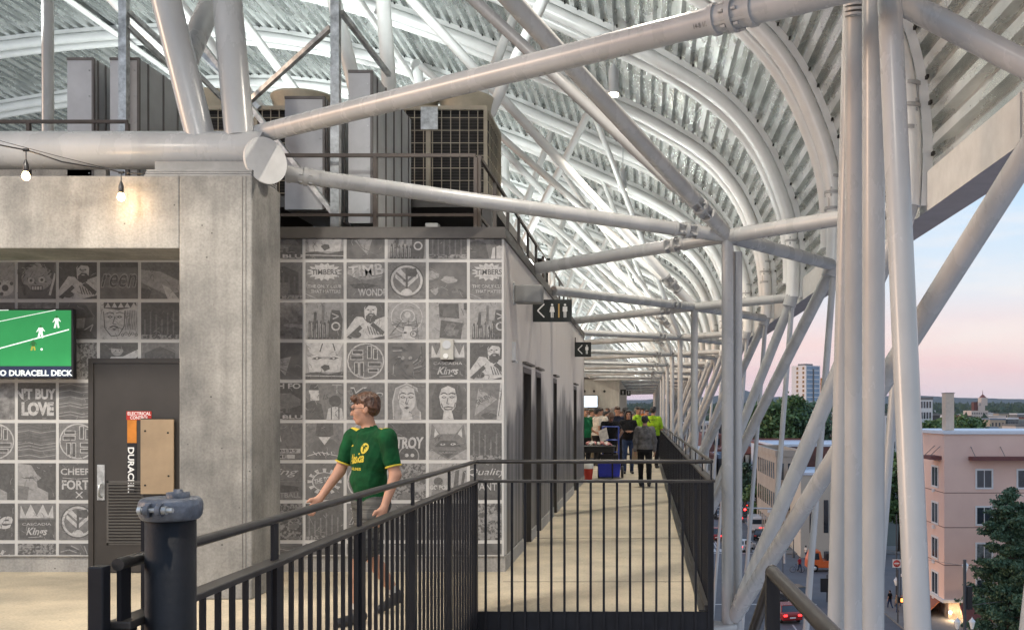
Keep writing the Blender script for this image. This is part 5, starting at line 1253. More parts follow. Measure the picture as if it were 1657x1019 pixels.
make_person('person in a green jersey with a pale sleeve half hidden by the side wall', at(947, 57), R(40), 1.76, GRN2, BLK, dict(w=1.1, wrL=(.20,-.30,1.05)), 'grey', res=.015)
make_person('person with grey hair at the back of the queue beside the wall', at(949, 43), R(30), 1.80, WHT, KHA, {}, 'grey', res=.017)
make_person('person in a dark cap and jacket behind the hand truck group', at(988, 44), R(-20), 1.72, NAVY, BLK, {}, 'black', cap=CAPB, res=.017)
make_person('person in a maroon top at the very back near the edge rail', at(1047, 41), R(10), 1.74, cloth('maroon', (.12,.02,.02)), BLK, {}, 'brown', res=.017)
rr = random.Random(21)
CL = [WHT, GRN2, NAVY, BLK, GRY, cloth('light_blue_shirt', (.25,.35,.45)), cloth('olive_shirt', (.12,.12,.06)), cloth('orange_tee', (.5,.16,.04))]; CLN = ['white','green','navy','black','grey','light blue','olive','orange']
for i, (px, fd) in enumerate(((972,49),(980,46),(993,47),(1006,45),(961,42),(975,40),(1003,38),(1012,42),(1024,38),(983,36),(964,35),(996,34),(1018,33),(1034,34),(952,37),(1040,30))):
    k_ = i % 8
    make_person('person in %s %s, %s in the far crowd' % (CLN[k_], ['facing forward','turned sideways','seen from behind'][i % 3], ORD[i]), at(px, fd), R([0,100,175][i%3]+rr.uniform(-25,25)), rr.uniform(1.62,1.86), CL[k_], [BLK,JEAN,KHA][i%3], dict(clasp) if i % 4 == 1 else dict(sleeve=[.55,1.9][i%2], w=rr.uniform(.92,1.15)), ['brown','black','grey'][i%3], long=(i%5==2), cap=CAPB if i%4==0 else None, res=.02, group='people in the far crowd')
# hand truck with tote, tray, bucket
t = thing('hand_truck', 'blue hand truck with black wheels parked by the queue', 'hand truck', at(988, 65))
p = at(988, 65); BL = mat('blue_paint', (.02,.06,.35), .35, var=.1)
b = MB()
for s_ in (-.20, .20): b.tube(p+Vector((s_,0,.12)), p+Vector((s_,.05,1.28)), .018, 8)
for z in (.35,.65,.95,1.28): b.tube(p+Vector((-.2,.02+.03*z,z)), p+Vector((.2,.02+.03*z,z)), .015, 8)
b.box(p.x-.24, p.x+.24, p.y-.30, p.y, .03, .045); b.build('frame', BL, t)
for s_ in (-.29, .29):
    w = MB(); w.lathe(p+Vector((s_-.03,.10,.15)), [(.06,0),(.15,.0),(.15,.06),(.06,.06)], 18, axis=(1,0,0)); wo = w.build('wheel', M['black'], t)
    w = MB(); w.lathe(p+Vector((s_-.02,.10,.15)), [(.0,0),(.065,.0),(.065,.04),(0,.04)], 12, axis=(1,0,0)); w.build('rim', M['grey'], wo)
b = MB(); c = p+Vector((-.02,-.16,0)); b.prism([(c.x-.25,.06),(c.x+.25,.06),(c.x+.28,.40),(c.x-.28,.40)], c.y-.20, c.y+.15)
b.box(c.x-.30, c.x+.30, c.y-.22, c.y+.17, .38, .42)
o = b.build('tote', mat('blue_tote', (.015,.03,.42), .4), loc=(c.x, c.y, .06), bevel=.01); tag(o, 'deep blue plastic tote on the foot of the hand truck', 'tote')
b = MB(); b.box(c.x-.22, c.x+.22, c.y-.2, c.y+.14, .43, .60); o = b.build('crate', M['black'], loc=(c.x, c.y, .43)); tag(o, 'black crate stacked on the blue tote', 'crate')
t = thing('food_tray', 'wide black vendor tray piled with pink and white snack bags beside the hand truck', 'tray', at(968, 66)); p = at(966, 66)
b = MB(); b.box(p.x-.30, p.x+.42, p.y-.25, p.y+.25, .66, .80); b.box(p.x-.34, p.x+.46, p.y-.29, p.y+.29, .79, .82)
for s_ in (-.26, .38): b.box(p.x+s_-.02, p.x+s_+.02, p.y-.02, p.y+.02, .02, .66)
b.build('tray', M['black'], t, bevel=.01)
PK = mat('pink_bag', (.55,.22,.20), .5, var=.3, scale=25); rr = random.Random(5)
for i in range(16):
    b = MB(); x = p.x-.22+.56*rr.random(); y = p.y-.2+.4*rr.random(); a = rr.random()*3
    b.obox((x, y, .86+.04*rr.random()), (.055*math.cos(a), .055*math.sin(a), .02), (-.035*math.sin(a), .035*math.cos(a), .01), (0,.004,.018))
    o = b.build('snack_bag', [PK, WHT][i % 2], loc=(x, y, .84), bevel=.012); tag(o, 'small %s snack bag on the black vendor tray' % ['pink','white'][i % 2], 'snack bag', '%s snack bags on the tray' % ['pink','white'][i % 2])
p = at(952, 66.5); t = thing('bucket', 'red bucket with a white lid on the floor by the side wall', 'bucket', p)
b = MB(); b.lathe(p, [(.09,0),(.12,.26),(.125,.27)], 20); b.build('pail', M['red'], t); b = MB(); b.lathe(p, [(.125,.27),(.13,.29),(.12,.42),(.10,.44)], 20); b.build('lid', M['white'], t)
# paper in the bending person's hand
b = MB(); p = at(977, 65); b.obox(p+Vector((0,-.15,1.08)), (.10,.02,.05), (.03,0,-.14), (.0,.002,0)); o = b.build('paper', WHT, loc=p+Vector((0,-.15,1))); tag(o, 'sheet of white paper held over the hand truck', 'paper')
b = MB(); p = at(1028.5, 68); b.prism([(p.x-.09,.50),(p.x+.07,.50),(p.x+.06,.78),(p.x-.07,.78)], p.y, p.y+.08); b.path([(p.x-.03,p.y+.04,.77),(p.x,p.y+.04,.90),(p.x+.03,p.y+.04,.77)], .006, 6)
o = b.build('paper_bag', M['tan'], loc=(p.x, p.y, .5), bevel=.01); tag(o, 'small tan bag carried at knee height between two people', 'bag')
# ================================================================== THE CITY BELOW
ZG = EYE-18.0
def half2(*a, **k): return mat(*a, **k)
M['asphalt'] = mat('asphalt', (.115,.118,.13), .8, scale=.35, col2=(.08,.082,.092), bump=.2, bscale=12, coord='World', detail=8)
M['ground'] = mat('city_ground', (.10,.10,.09), .9, scale=.02, col2=(.035,.05,.03), coord='World', detail=8)
M['pave'] = mat('pavement', (.20,.195,.19), .85, scale=.8, col2=(.15,.148,.145), coord='World')
M['paint'] = mat('road_paint', (.50,.50,.50), .7, var=.15, scale=3)
M['glass'] = mat('window_glass', (.03,.04,.05), .08, var=.3, scale=.6, spec=.8)
M['glasslit'] = mat('window_curtain', (.16,.18,.18), .25, var=.4, scale=3)
M['wframe'] = mat('white_window_frame', (.66,.66,.66), .5, var=.04)
M['leaf'] = mat('leaves', (.13,.21,.06), .6, scale=.9, col2=(.05,.10,.035)); M['leaf2'] = mat('dark_leaves', (.10,.17,.09), .6, scale=.9, col2=(.035,.08,.045))
M['bark'] = mat('bark', (.07,.05,.035), .9, var=.3)
b = MB(); b.add([(-400,20,ZG),(8500,20,ZG),(8500,10500,ZG),(-4000,10500,ZG),(-400,9000,ZG)], [(0,1,2,3,4)]); tag(b.build('ground', M['ground']), 'city ground between the far buildings', kind='structure')
b = MB(); b.add([(2.5,22,ZG+.01),(16.5,22,ZG+.01),(16.5,92,ZG+.01),(140,92,ZG+.01),(140,122,ZG+.01),(16.5,122,ZG+.01),(16.5,620,ZG+.01),(2.5,620,ZG+.01)], [tuple(range(8))])
b.add([(16.5,22,ZG+.011),(21.5,22,ZG+.011),(21.5,92,ZG+.011),(16.5,92,ZG+.011)], [(0,1,2,3)])
tag(b.build('road', M['asphalt']), 'dark asphalt street and crossing seen below the deck', kind='structure')
b = MB(); b.box(21.5, 60, 30, 92, ZG, ZG+.15); b.box(16.5, 140, 122, 128.8, ZG, ZG+.15); b.box(16.5, 17.6, 128.8, 600, ZG, ZG+.15); b.box(-6, 2.5, 30, 600, ZG, ZG+.15)
tag(b.build('pavement', M['pave']), 'grey pavements with kerbs', kind='structure')
b = MB(); z = ZG+.018
def strip(pts, w, zz=None):
    for i in range(len(pts)-1):
        a, c = Vector((*pts[i], 0)), Vector((*pts[i+1], 0)); n_ = (c-a).normalized(); n_ = Vector((-n_.y, n_.x, 0))*w/2
        b.add([(a.x+n_.x,a.y+n_.y,z),(a.x-n_.x,a.y-n_.y,z),(c.x-n_.x,c.y-n_.y,z),(c.x+n_.x,c.y+n_.y,z)], [(0,1,2,3)])
for y in range(128, 420, 9): strip([(6, y), (6, y+4)], .14); strip([(13.2, y), (13.2, y+4)], .14)
for y in (90.2, 123.0): strip([(3, y), (16.2, y)], .35)
for x in range(0, 16): strip([(3.2+x*.85, 124.2), (3.2+x*.85, 127)], .4)
strip([(9.6, 128), (9.6, 400)], .15); strip([(9.9, 128), (9.9, 400)], .15)
for y in range(30, 90, 8): strip([(8, y), (8, y+3.5)], .14); strip([(12.6, y), (12.6, y+3.5)], .14)
strip([(19.5, 60), (16, 84)], .16)
for k in range(5): strip([(40+3*k, 93.5), (44+3*k, 93.5)], .15)
tag(b.build('road_markings', M['paint']), 'white lane lines and crossing bars on the street', kind='structure')
b = MB()
def arc(x0, y0, x1, y1, bx, by, off):
    pts = []
    for i in range(21):
        t_ = i/20; pts.append(((1-t_)**2*x0+2*t_*(1-t_)*bx+t_*t_*x1+off, (1-t_)**2*y0+2*t_*(1-t_)*by+t_*t_*y1+off*.4))
    strip(pts, .10)
for off in (0, 1.45, 4, 5.45): arc(12, 40, 70, 112, 16, 92, off)
tag(b.build('tram_rails', mat('rail_steel', (.30,.31,.33), .4, metal=.4)), 'curving tram rails in the street', kind='structure')
# ---- buildings
def place_window(par, face, u, v, w, h, x0, y0, frame=True, sub=False, m=None, ledge=False, t_=.09):
    """face 'f': front (towards camera), u along x; face 'l': left side, u along y"""
    if frame:
        b = MB()
        for (a0, a1, c0, c1) in ((u, u+t_, v, v+h), (u+w-t_, u+w, v, v+h), (u+t_, u+w-t_, v, v+t_), (u+t_, u+w-t_, v+h-t_, v+h), (u+w/2-.03, u+w/2+.03, v+t_, v+h-t_)):
            if face == 'f': b.box(a0, a1, y0-.06, y0-.005, c0, c1)
            else: b.box(x0-.06, x0-.005, a0, a1, c0, c1)
        o = b.build('window', M['wframe'], par)
    else: o = par
    b = MB()
    if face == 'f': b.box(u+.02, u+w-.02, y0-.03, y0-.004, v+.02, v+h-.02)
    else: b.box(x0-.03, x0-.004, u+.02, u+w-.02, v+.02, v+h-.02)
    b.build('pane' if frame else 'window', m or M['glass'], o)
def building(name, label, x0, x1, y0, y1, zt, wall, fr=(0,0), lf=(0,0), cat='building', group=None, roof=None, ww=.55, wh=.6, frame=False, parapet=.5, zb=None, glassm=None, margin=.06, storey=None, extras=True):
    zb = ZG if zb is None else zb
    t = thing(name, label, cat, ((x0+x1)/2, (y0+y1)/2, zb), group)
    b = MB(); b.box(x0, x1, y0, y1, zb, zt); b.build('wall', wall, t)
    b = MB(); o_ = .12
    for (a, c, e, f) in ((x0-o_, x1+o_, y0-o_, y0+.35), (x0-o_, x1+o_, y1-.35, y1+o_), (x0-o_, x0+.35, y0+.35, y1-.35), (x1-.35, x1+o_, y0+.35, y1-.35)): b.box(a, c, e, f, zt-.02, zt+parapet)
    b.box(x0+.35, x1-.35, y0+.35, y1-.35, zt, zt+.05)
    b.build('roof', roof or M['pave'], t)
    for (nc, nr), face in ((fr, 'f'), (lf, 'l')):
        if not nc: continue
        L = (x1-x0) if face == 'f' else (y1-y0); s0 = x0 if face == 'f' else y0; H = zt-zb; sh = H/nr
        for r in range(nr):
            for c_ in range(nc):
                cw = L*(1-2*margin)/nc; u = s0+L*margin+cw*(c_+.5-ww/2); place_window(t, face, u, zb+sh*(r+.5-wh/2), cw*ww, sh*wh, x0, y0, frame, m=glassm)
    return t
PINK = mat('pink_stucco', (.80,.57,.47), .85, scale=.25, col2=(.70,.48,.40), bump=.3, bscale=30, coord='World', detail=9)
pk = thing('apartment_building', 'pink stucco apartment building with white windows at the right edge', 'building', (30, 83, ZG))
PX0, PX1, PY0, PY1, PZT = (1528-1043)/18.7, 58, F/18.7, F/17.2, EYE+(668-702)/18.7
zg1 = EYE+(668-972)/18.7
b = MB(); b.box(PX0, PX1, PY0, PY1+6, zg1, PZT); b.build('wall', PINK, pk)
b = MB(); b.box(PX0+.5, PX1, PY0+.4, PY1+5.5, ZG, zg1); b.build('ground_floor', mat('stone_base', (.32,.26,.21), .8, var=.3, scale=2), pk)
b = MB(); b.box(PX0-.15, PX1, PY0-.15, PY1+6.1, PZT, PZT+.28); b.build('roof', mat('white_coping', (.68,.70,.74), .5, var=.03), pk)
b = MB()
for py in (797, 853, 914): z = EYE+(668-py)/18.7; b.box(PX0-.012, PX1, PY0-.012, PY0, z-.03, z+.03); b.box(PX0-.012, PX0, PY0, PY1+6, z-.03, z+.03)
b.build('stucco_joint', mat('joint_brown', (.20,.12,.10), .8), pk)
b = MB(); z = zg1; b.box(PX0-.22, PX1, PY0-.22, PY0+.2, z-.10, z+.16); b.box(PX0-.22, PX0+.1, PY0+.2, PY1+6, z-.10, z+.16); b.build('string_course', M['wframe'], pk)
for (px0, px1) in ((1578, 1607), (1644.5, 1676), (1712, 1741)):
    for (py0, py1) in ((758, 791), (818, 850), (877, 909), (935, 965)):
        place_window(pk, 'f', xw(px0, 18.7), EYE+(668-py1)/18.7, (px1-px0)/18.7, (py1-py0)/18.7, PX0, PY0, True, m=M['glasslit'] if (px0+py0) % 3 == 1 else None, t_=.15)
for r_, (py0, py1) in enumerate(((752, 788), (810, 847), (866, 903), (922, 961))):
    z0 = EYE+(668-py1)/18.1; z1 = EYE+(668-py0)/18.1
    place_window(pk, 'l', F/18.35, z0, 2.0, z1-z0, PX0, PY0, True, t_=.17)
    b = MB(); b.box(PX0-.16, PX0-.01, F/18.3+.8, F/18.3+1.3, z0-.42, z0-.12); b.build('vent_box', M['wframe'], pk)
AW = mat('maroon_canopy', (.16,.055,.05), .7, var=.1)
for (a0, a1, face) in ((xw(1567,18.7), PX1, 'f'), (PY0+.7, PY0+3.2, 'l'), ):
    b = MB(); z = EYE+(668-741)/18.7
    if face == 'f': b.box(a0, a1, PY0-1.0, PY0-.01, z-.16, z+.16)
    else: b.box(PX0-1.0, PX0-.01, a0, a1, z-.16, z+.16)
    b.build('canopy', AW, pk); 
    for i in range(6 if face == 'f' else 2):
        b = MB()
        if face == 'f': x = a0+.3+2.55*i; b.tube((x, PY0-.9, z+.15), (x-.1, PY0-.02, z+1.0), .03, 6)
        else: y = a0+.4+1.6*i; b.tube((PX0-.9, y, z+.15), (PX0-.02, y, z+1.0), .03, 6)
        b.build('tie_rod', M['greyd'], pk)
for (x0, x1) in ((xw(1560,19), xw(1605,19)), (xw(1610,19), xw(1655,19)), (xw(1660,19), xw(1720,19))):
    b = MB(); zt = zg1-.15; b.prism([(PY0-1.6, zt-1.5), (PY0-.05, zt), (PY0-.05, zt-.12), (PY0-1.6, zt-1.75)], x0, x1, axis='x'); b.build('awning', AW, pk)
    b = MB(); b.box(x0+.2, x1-.2, PY0+.36, PY0+.385, ZG+.5, zt-.7); b.build('shop_window', mat('shop_glow', (.3,.2,.1), .3, emit=(1, .62, .28), es=.35), pk)
b = MB(); b.prism([(PX0-1.5, zg1-1.5), (PX0-.05, zg1-.2), (PX0-.05, zg1-.32), (PX0-1.5, zg1-1.7)], PY0+1.2, PY1+2, axis='y'); b.build('awning', mat('orange_awning', (.30,.09,.04), .7), pk)
for x in (PX0+.55, PX0+1.9): b = MB(); b.lathe((x, PY0+.1, zg1-1.0), [(.08,-.12),(.14,0),(.08,.12)], 10); b.build('wall_lamp', M['lamp'], pk); point('street_wall_light', (x, PY0-.5, zg1-1.1), 120, (1,.66,.36), .15)
b = MB(); b.box(xw(1530.5,18.4), xw(1544,18.4), F/18.4, F/18.4+1.1, PZT+.3, EYE+(668-636)/18.4); o = b.build('roof_shaft', mat('cream_stucco', (.60,.48,.38), .8, var=.05), pk)
b = MB(); b.box(xw(1529.8,18.4), xw(1544.7,18.4), F/18.4-.06, F/18.4+1.16, EYE+(668-636)/18.4, EYE+(668-635)/18.4); b.build('shaft_cap', M['pave'], pk)
# beige three storey building along the street
BEI = mat('beige_masonry', (.36,.31,.25), .85, scale=.5, col2=(.28,.24,.20), coord='World'); BRK = mat('red_brick', (.17,.07,.055), .85, scale=3, col2=(.10,.045,.04), coord='World')
CRM = mat('cream_wall', (.48,.44,.37), .8, scale=.3, col2=(.42,.39,.33), coord='World'); WRF = mat('white_roof', (.55,.60,.68), .7, var=.06); RRF = mat('red_roof', (.20,.075,.06), .8, var=.15); DRK = mat('dark_wall', (.07,.06,.06), .8, var=.15)
def px_building(name, label, px0, px1, pyt, fd, depth, wall, **k):
    return building(name, label, xw(px0, fd), xw(px1, fd), F/fd, F/fd+depth, EYE+(668-pyt)/fd, wall, **k)
px_building('corner_building', 'beige three storey corner building with rows of tall dark windows', 1256, 1300, 738, 12.1, 22, BEI, fr=(3,3), lf=(9,3), ww=.5, wh=.55, parapet=.8, roof=BEI)
px_building('brick_building', 'brick building with a white roof behind the beige corner building', 1252, 1420, 722, 10.3, 22, BRK, fr=(0,0), roof=WRF, parapet=.35)
px_building('cream_hall', 'cream painted hall with an arched window behind the large braces', 1296, 1400, 768, 13.0, 12, CRM, fr=(4,1), ww=.35, wh=.4, roof=WRF, parapet=.3)
px_building('white_roof_building', 'low white roofed building below the green trees', 1222, 1345, 717, 8.6, 25, WRF, fr=(9,2), ww=.25, wh=.25, roof=RRF, parapet=.3)
t = px_building('pediment_building', 'dark gabled building with columns left of the green trees', 1185, 1222, 735, 8.2, 30, DRK, roof=RRF, parapet=.2)
xa, xb, yf, zt_ = xw(1185,8.2), xw(1222,8.2), F/8.2-1.2, EYE+(668-735)/8.2
b = MB(); b.prism([(xa-.4, zt_+.2), (xb+.4, zt_+.2), ((xa+xb)/2, zt_+2.6)], yf-.6, yf+30); b.build('gable_roof', RRF, t)
for i in range(4): b = MB(); x = xa+.6+(xb-xa-1.2)*i/3; b.lathe((x, yf, ZG), [(.5,0),(.42,.3),(.36,8.5),(.5,9.0)][:3]+[(.5, zt_-ZG)], 12); b.build('column', CRM, t)
px_building('red_hall', 'dark red brick hall seen between the frame posts on the left of the street', 1138, 1168, 705, 6.2, 30, BRK, fr=(4,4), roof=RRF)
px_building('green_roof_building', 'building with a green copper roof behind the gabled one', 1180, 1212, 668, 5.2, 30, DRK, fr=(5,6), roof=mat('copper_green', (.08,.28,.22), .6), parapet=1.4)
px_building('flat_building', 'pale office block with dark window bands beside the green copper roof', 1206, 1232, 664, 4.4, 30, CRM, fr=(5,7), roof=WRF)
px_building('grid_building', 'white framed block with a grid of dark windows behind the rightmost tube', 1483, 1509, 646, 7.4, 14, M['wframe'], fr=(5,9), ww=.72, wh=.62, roof=M['pave'])
px_building('grid_building', 'white framed block with a grid of dark windows between the upright tubes', 1432, 1456, 672, 7.6, 14, M['wframe'], fr=(4,7), ww=.72, wh=.62, roof=M['pave'])
px_building('brown_building', 'dull brown block beside the white grid block', 1506, 1521, 672, 6.2, 14, DRK, fr=(3,5), roof=M['pave'])
# tower
tw = thing('tower', 'pale high rise tower with one warm lit face and one blue glass face', 'tower', (xw(1304, 2.6), F/2.6, ZG))
c = Vector((xw(1304, 2.6), F/2.6, ZG)); b = MB(); zt_ = EYE+(668-592)/2.6
b.box(c.x-6.4, c.x+6.4, c.y-6, c.y+6, ZG, zt_); b.build('wall', M['wframe'], tw)
b = MB(); b.box(c.x-4, c.x+3, c.y-3, c.y+3, zt_, zt_+1.2); b.build('roof_plant', M['pave'], tw)
TG = mat('blue_curtain_glass', (.22,.34,.46), .15, var=.15, scale=.3)
for r in range(17):
    z = zt_-2.6-2.75*r
    for cc in range(2): b = MB(); y = c.y-4.6+cc*5; b.box(c.x-6.43, c.x-6.4, y, y+1.6, z, z+1.7); b.build('window', M['glass'], tw)
    b = MB(); b.box(c.x-5.6, c.x+5.6, c.y-6.04, c.y-6.0, z, z+2.1); b.build('glass_band', TG, tw)
b = MB(); b.box(c.x-.5, c.x+.9, c.y-6.1, c.y-6.05, ZG+10, zt_-2); b.build('dark_strip', M['greyd'], tw)
tw.rotation_euler = (0, 0, R(38))
cr_ = thing('tower_crane', 'distant orange tower crane right of the pale tower', 'crane', V(1332, 668, 2.4)+Vector((0,0,-18)))
p = V(1329, 621, 2.4); b = MB(); b.bar(p+Vector((-3,0,0)), p+Vector((9,0,.4)), .8, .8); b.build('jib', M['copper'], cr_); b = MB(); b.bar(p+Vector((0,0,-44)), p+Vector((0,0,4)), 1.1, 1.1); b.build('mast', M['copper'], cr_)
# old tower complex
cs_ = thing('stepped_building', 'pale stepped old building with a red capped turret on the skyline', 'building', V(1585, 690, 2.0))
def blk_(px0, px1, pyt, pyb, fd, dep, m, nm='wall'):
    b = MB(); b.box(xw(px0,fd), xw(px1,fd), F/fd, F/fd+dep, EYE+(668-pyb)/fd, EYE+(668-pyt)/fd); return b.build(nm, m, cs_)
PLW = mat('pale_plaster', (.58,.50,.44), .8, var=.05)
blk_(1572, 1599, 664, 692, 2.0, 20, PLW); blk_(1583, 1594, 656, 664, 2.0, 14, PLW); blk_(1588, 1598, 643, 656, 2.0, 8, PLW); blk_(1599, 1628, 672, 692, 2.0, 16, PLW); blk_(1556, 1572, 672, 690, 2.0, 14, BRK); blk_(1576, 1582, 650, 664, 2.0, 6, BRK); blk_(1540, 1556, 678, 692, 2.1, 12, PLW)
b = MB(); q_ = V(1593, 643, 2.0); b.lathe(q_+Vector((0,4,0)), [(3.0,0),(1.6,1.6),(.3,2.6),(.15,6)], 8); b.build('turret_cap', RRF, cs_)
for k in range(26):
    px = 1573+(k % 9)*2.9; py = 667+(k//9)*6; b = MB(); b.box(xw(px,2.0), xw(px+1.1,2.0), F/2.0-.12, F/2.0-.02, EYE+(668-py-3)/2.0, EYE+(668-py)/2.0); b.build('window', M['glass'], cs_)
# rows of lower far buildings
rr = random.Random(11)
COLS = [CRM, BEI, BRK, M['wframe'], DRK, M['pave'], PLW, mat('blue_grey_wall', (.20,.24,.30), .7, var=.1), mat('sand_wall', (.42,.34,.25), .8, var=.08)]
CN = ['cream','beige','red brick','white','dark','grey','pale plaster','blue grey','sandy']
spots = []
for fd, py, pxs in ((8.3, 742, (1140, 1163, 1345, 1366)), (7.4, 728, (1128, 1150, 1350, 1385, 1412)), (6.6, 712, (1348, 1372, 1398, 1424, 1462)), (5.4, 700, (1120, 1346, 1375, 1404, 1436, 1470, 1512, 1545, 1600, 1640)), (4.2, 690, (1085, 1110, 1150, 1236, 1262, 1340, 1372, 1410, 1448, 1484, 1640)),
                    (3.2, 682, (1070, 1098, 1128, 1166, 1206, 1252, 1345, 1378, 1420, 1456, 1500, 1606, 1634, 1660)), (2.4, 676, (1012, 1030, 1052, 1082, 1118, 1152, 1188, 1222, 1260, 1340, 1380, 1430, 1468, 1512, 1540, 1612, 1644)), (1.7, 672, (1004, 1020, 1038, 1060, 1094, 1140, 1176, 1240, 1350, 1400, 1446, 1530, 1560, 1616, 1650))):
    for px in pxs: spots.append((px+rr.uniform(-4, 4), py+rr.uniform(-6, 5), fd*rr.uniform(.96, 1.04)))
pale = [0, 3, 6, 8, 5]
for fd, py in ((2.1, 681), (1.5, 675), (1.15, 671), (.9, 668)):
    for k in range(13): spots.append((rr.choice([rr.uniform(1150, 1345), rr.uniform(1495, 1657), rr.uniform(1500, 1657)]), py+rr.uniform(-5, 3), fd*rr.uniform(.9, 1.1)))
ADJ = ['low','broad','narrow','squat','tall','long']
for i, (px, py, fd) in enumerate(spots):
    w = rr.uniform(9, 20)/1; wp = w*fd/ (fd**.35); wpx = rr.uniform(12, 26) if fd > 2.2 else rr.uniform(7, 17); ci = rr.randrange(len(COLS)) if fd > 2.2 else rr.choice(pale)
    lab = '%s %s city building, %s in the %s row beyond the street' % (ADJ[rr.randrange(6)], CN[ci], ORD[i % 20], ORD[min(5, int((7-fd)))])
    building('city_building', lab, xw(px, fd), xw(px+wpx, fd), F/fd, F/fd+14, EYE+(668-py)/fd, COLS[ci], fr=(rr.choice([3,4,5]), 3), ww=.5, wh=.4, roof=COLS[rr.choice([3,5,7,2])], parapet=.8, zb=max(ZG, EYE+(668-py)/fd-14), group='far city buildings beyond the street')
# ---- trees
def leaf_obj(name, par, pts, size, m, seed=0, squash=1.0):
    r_ = np.random.default_rng(seed); n = len(pts); P = np.array(pts)
    a = r_.normal(size=(n,3)); a /= np.linalg.norm(a, axis=1)[:,None]; c = np.cross(a, r_.normal(size=(n,3))); c /= np.linalg.norm(c, axis=1)[:,None]
    s_ = size*r_.uniform(.6, 1.3, (n,1)); a = a*s_; c = c*s_*.55
    v = np.stack([P-a, P-a*.1+c, P+a, P-a*.1-c], 1).reshape(-1,3)
    o0 = np.array(parent_loc(par)); v = v-o0
    me = bpy.data.meshes.new(name); me.from_pydata(v.tolist(), [], np.arange(n*4).reshape(-1,4).tolist()); me.materials.append(m); me.update()
    o = bpy.data.objects.new(name, me); COL.objects.link(o); o.parent = par; return o
def tree(label, base, h, cr, nc, per, ls, m, kind='round', seed=0, group=None, ch=.65):
    r_ = np.random.default_rng(seed); base = Vector(base); t = thing('broadleaf_tree', label, 'tree', base, group)
    b = MB(); tr = max(.12, h*.018); b.path([base, base+Vector((.1,.05,h*.3)), base+Vector((-.05,.1,h*.62)), base+Vector((0,0,h*.9))], tr, 8, r_list=[tr*1.4, tr, tr*.6, tr*.15])
    cl = []
    for i in range(nc):
        u = r_.uniform(0, 1); th = r_.uniform(0, 2*np.pi)
        z = h*(1-ch)+h*ch*u
        prof = (1-u)**.75*1.0+.06 if kind == 'cone' else math.sqrt(max(.02, 1-(2*u-1)**2))
        rad = cr*prof*(r_.uniform(.35, 1.08)**.6)*(1+.15*math.sin(3*th+seed))
        cl.append(base+Vector((rad*math.cos(th), rad*math.sin(th), z)))
    for c_ in cl[::max(1, len(cl)//26)]:
        a = base+Vector((0,0,max(h*.2, (c_.z-base.z)*.72))); b.path([a, a.lerp(c_, .55)+Vector((0,0,.2)), c_], .05, 5, r_list=[tr*.4, tr*.2, .02])
    b.build('trunk', M['bark'], t)
    pts = []
    for c_ in cl:
        s_ = cr*.17; g_ = r_.normal(size=(per,3))*np.array([s_, s_, s_*.6]); pts += (np.array(c_)+g_).tolist()
    leaf_obj('crown', t, pts, ls, m, seed)
    return t
def spray_tree(label, base, h, cr, nb, ls, m, seed):
    r_ = np.random.default_rng(seed); base = Vector(base); t = thing('broadleaf_tree', label, 'tree', base)
    b = MB(); b.path([base, base+Vector((.1,.05,h*.35)), base+Vector((-.05,0,h*.7)), base+Vector((0,0,h*.98))], .2, 8, r_list=[.26,.17,.09,.02]); pts = []
    for i in range(nb):
        u = (i+r_.uniform(0,1))/nb; z = h*(.10+.88*u); L = cr*((1-u)**.8*.95+.07)*r_.uniform(.6, 1.15); th = i*2.399+r_.uniform(-.3,.3)
        a = base+Vector((0,0,z-L*.12)); e = base+Vector((L*math.cos(th), L*math.sin(th), z+L*r_.uniform(.02,.35))); b.path([a, a.lerp(e,.5)+Vector((0,0,-.05)), e], .04, 5, r_list=[.05,.03,.008])
        for k in range(int(5+L*9)):
            s_ = r_.uniform(.22, 1.05); c_ = a.lerp(e, s_); sd_ = L*.20*(1.15-s_)+.10
            off = r_.normal(size=3)*np.array([sd_, sd_, sd_*.45]); c2 = np.array(c_)+off
            pts += (c2+r_.normal(size=(26,3))*np.array([.15,.15,.085])).tolist()
    b.build('trunk', M['bark'], t); leaf_obj('crown', t, pts, ls, m, seed); return t
pt_ = lambda px, fd: Vector((xw(px, fd), F/fd, ZG+.1))
spray_tree('big dark green street tree in front of the pink building', pt_(1634, 21.5), 12.4, 4.2, 64, .13, M['leaf2'], 3)
spray_tree('second dark tree behind it at the very right edge', pt_(1668, 20.3), 10.9, 4.0, 50, .13, M['leaf2'], 9)
tree('large green tree, left one of the clump below the pale tower', pt_(1243, 7.2), 20.2, 5.2, 120, 45, .55, M['leaf'], 'round', 4, 'green trees below the tower')
tree('large green tree, middle one of the clump below the pale tower', pt_(1280, 7.0), 21.0, 5.6, 130, 45, .55, M['leaf'], 'round', 5, 'green trees below the tower')
tree('large green tree, right one of the clump below the pale tower', pt_(1316, 7.1), 19.6, 4.6, 110, 45, .55, M['leaf2'], 'round', 6, 'green trees below the tower')
tree('green tree seen between the third and fourth upright tubes', pt_(1456, 12.5), 12.5, 3.6, 110, 40, .35, M['leaf'], 'round', 7)
tree('dark green tree beside the far end of the street', pt_(1206, 9.2), 8.8, 2.4, 80, 40, .32, M['leaf2'], 'round', 8)
tree('green tree in front of the pediment building columns', pt_(1224, 10.2), 6.5, 1.9, 70, 36, .28, M['leaf'], 'round', 12)
for i, (px, fd, h_) in enumerate(((1512, 8.2, 16.0), (1533, 7.8, 16.6), (1558, 8.0, 16.8), (1578, 7.9, 16.2))):
    tree('rounded green tree top showing over the pink building roof, %s from the left' % ORD[i], pt_(px, fd), h_, 3.6, 80, 34, .45, M['leaf'], 'round', 20+i, 'tree tops over the pink roof')
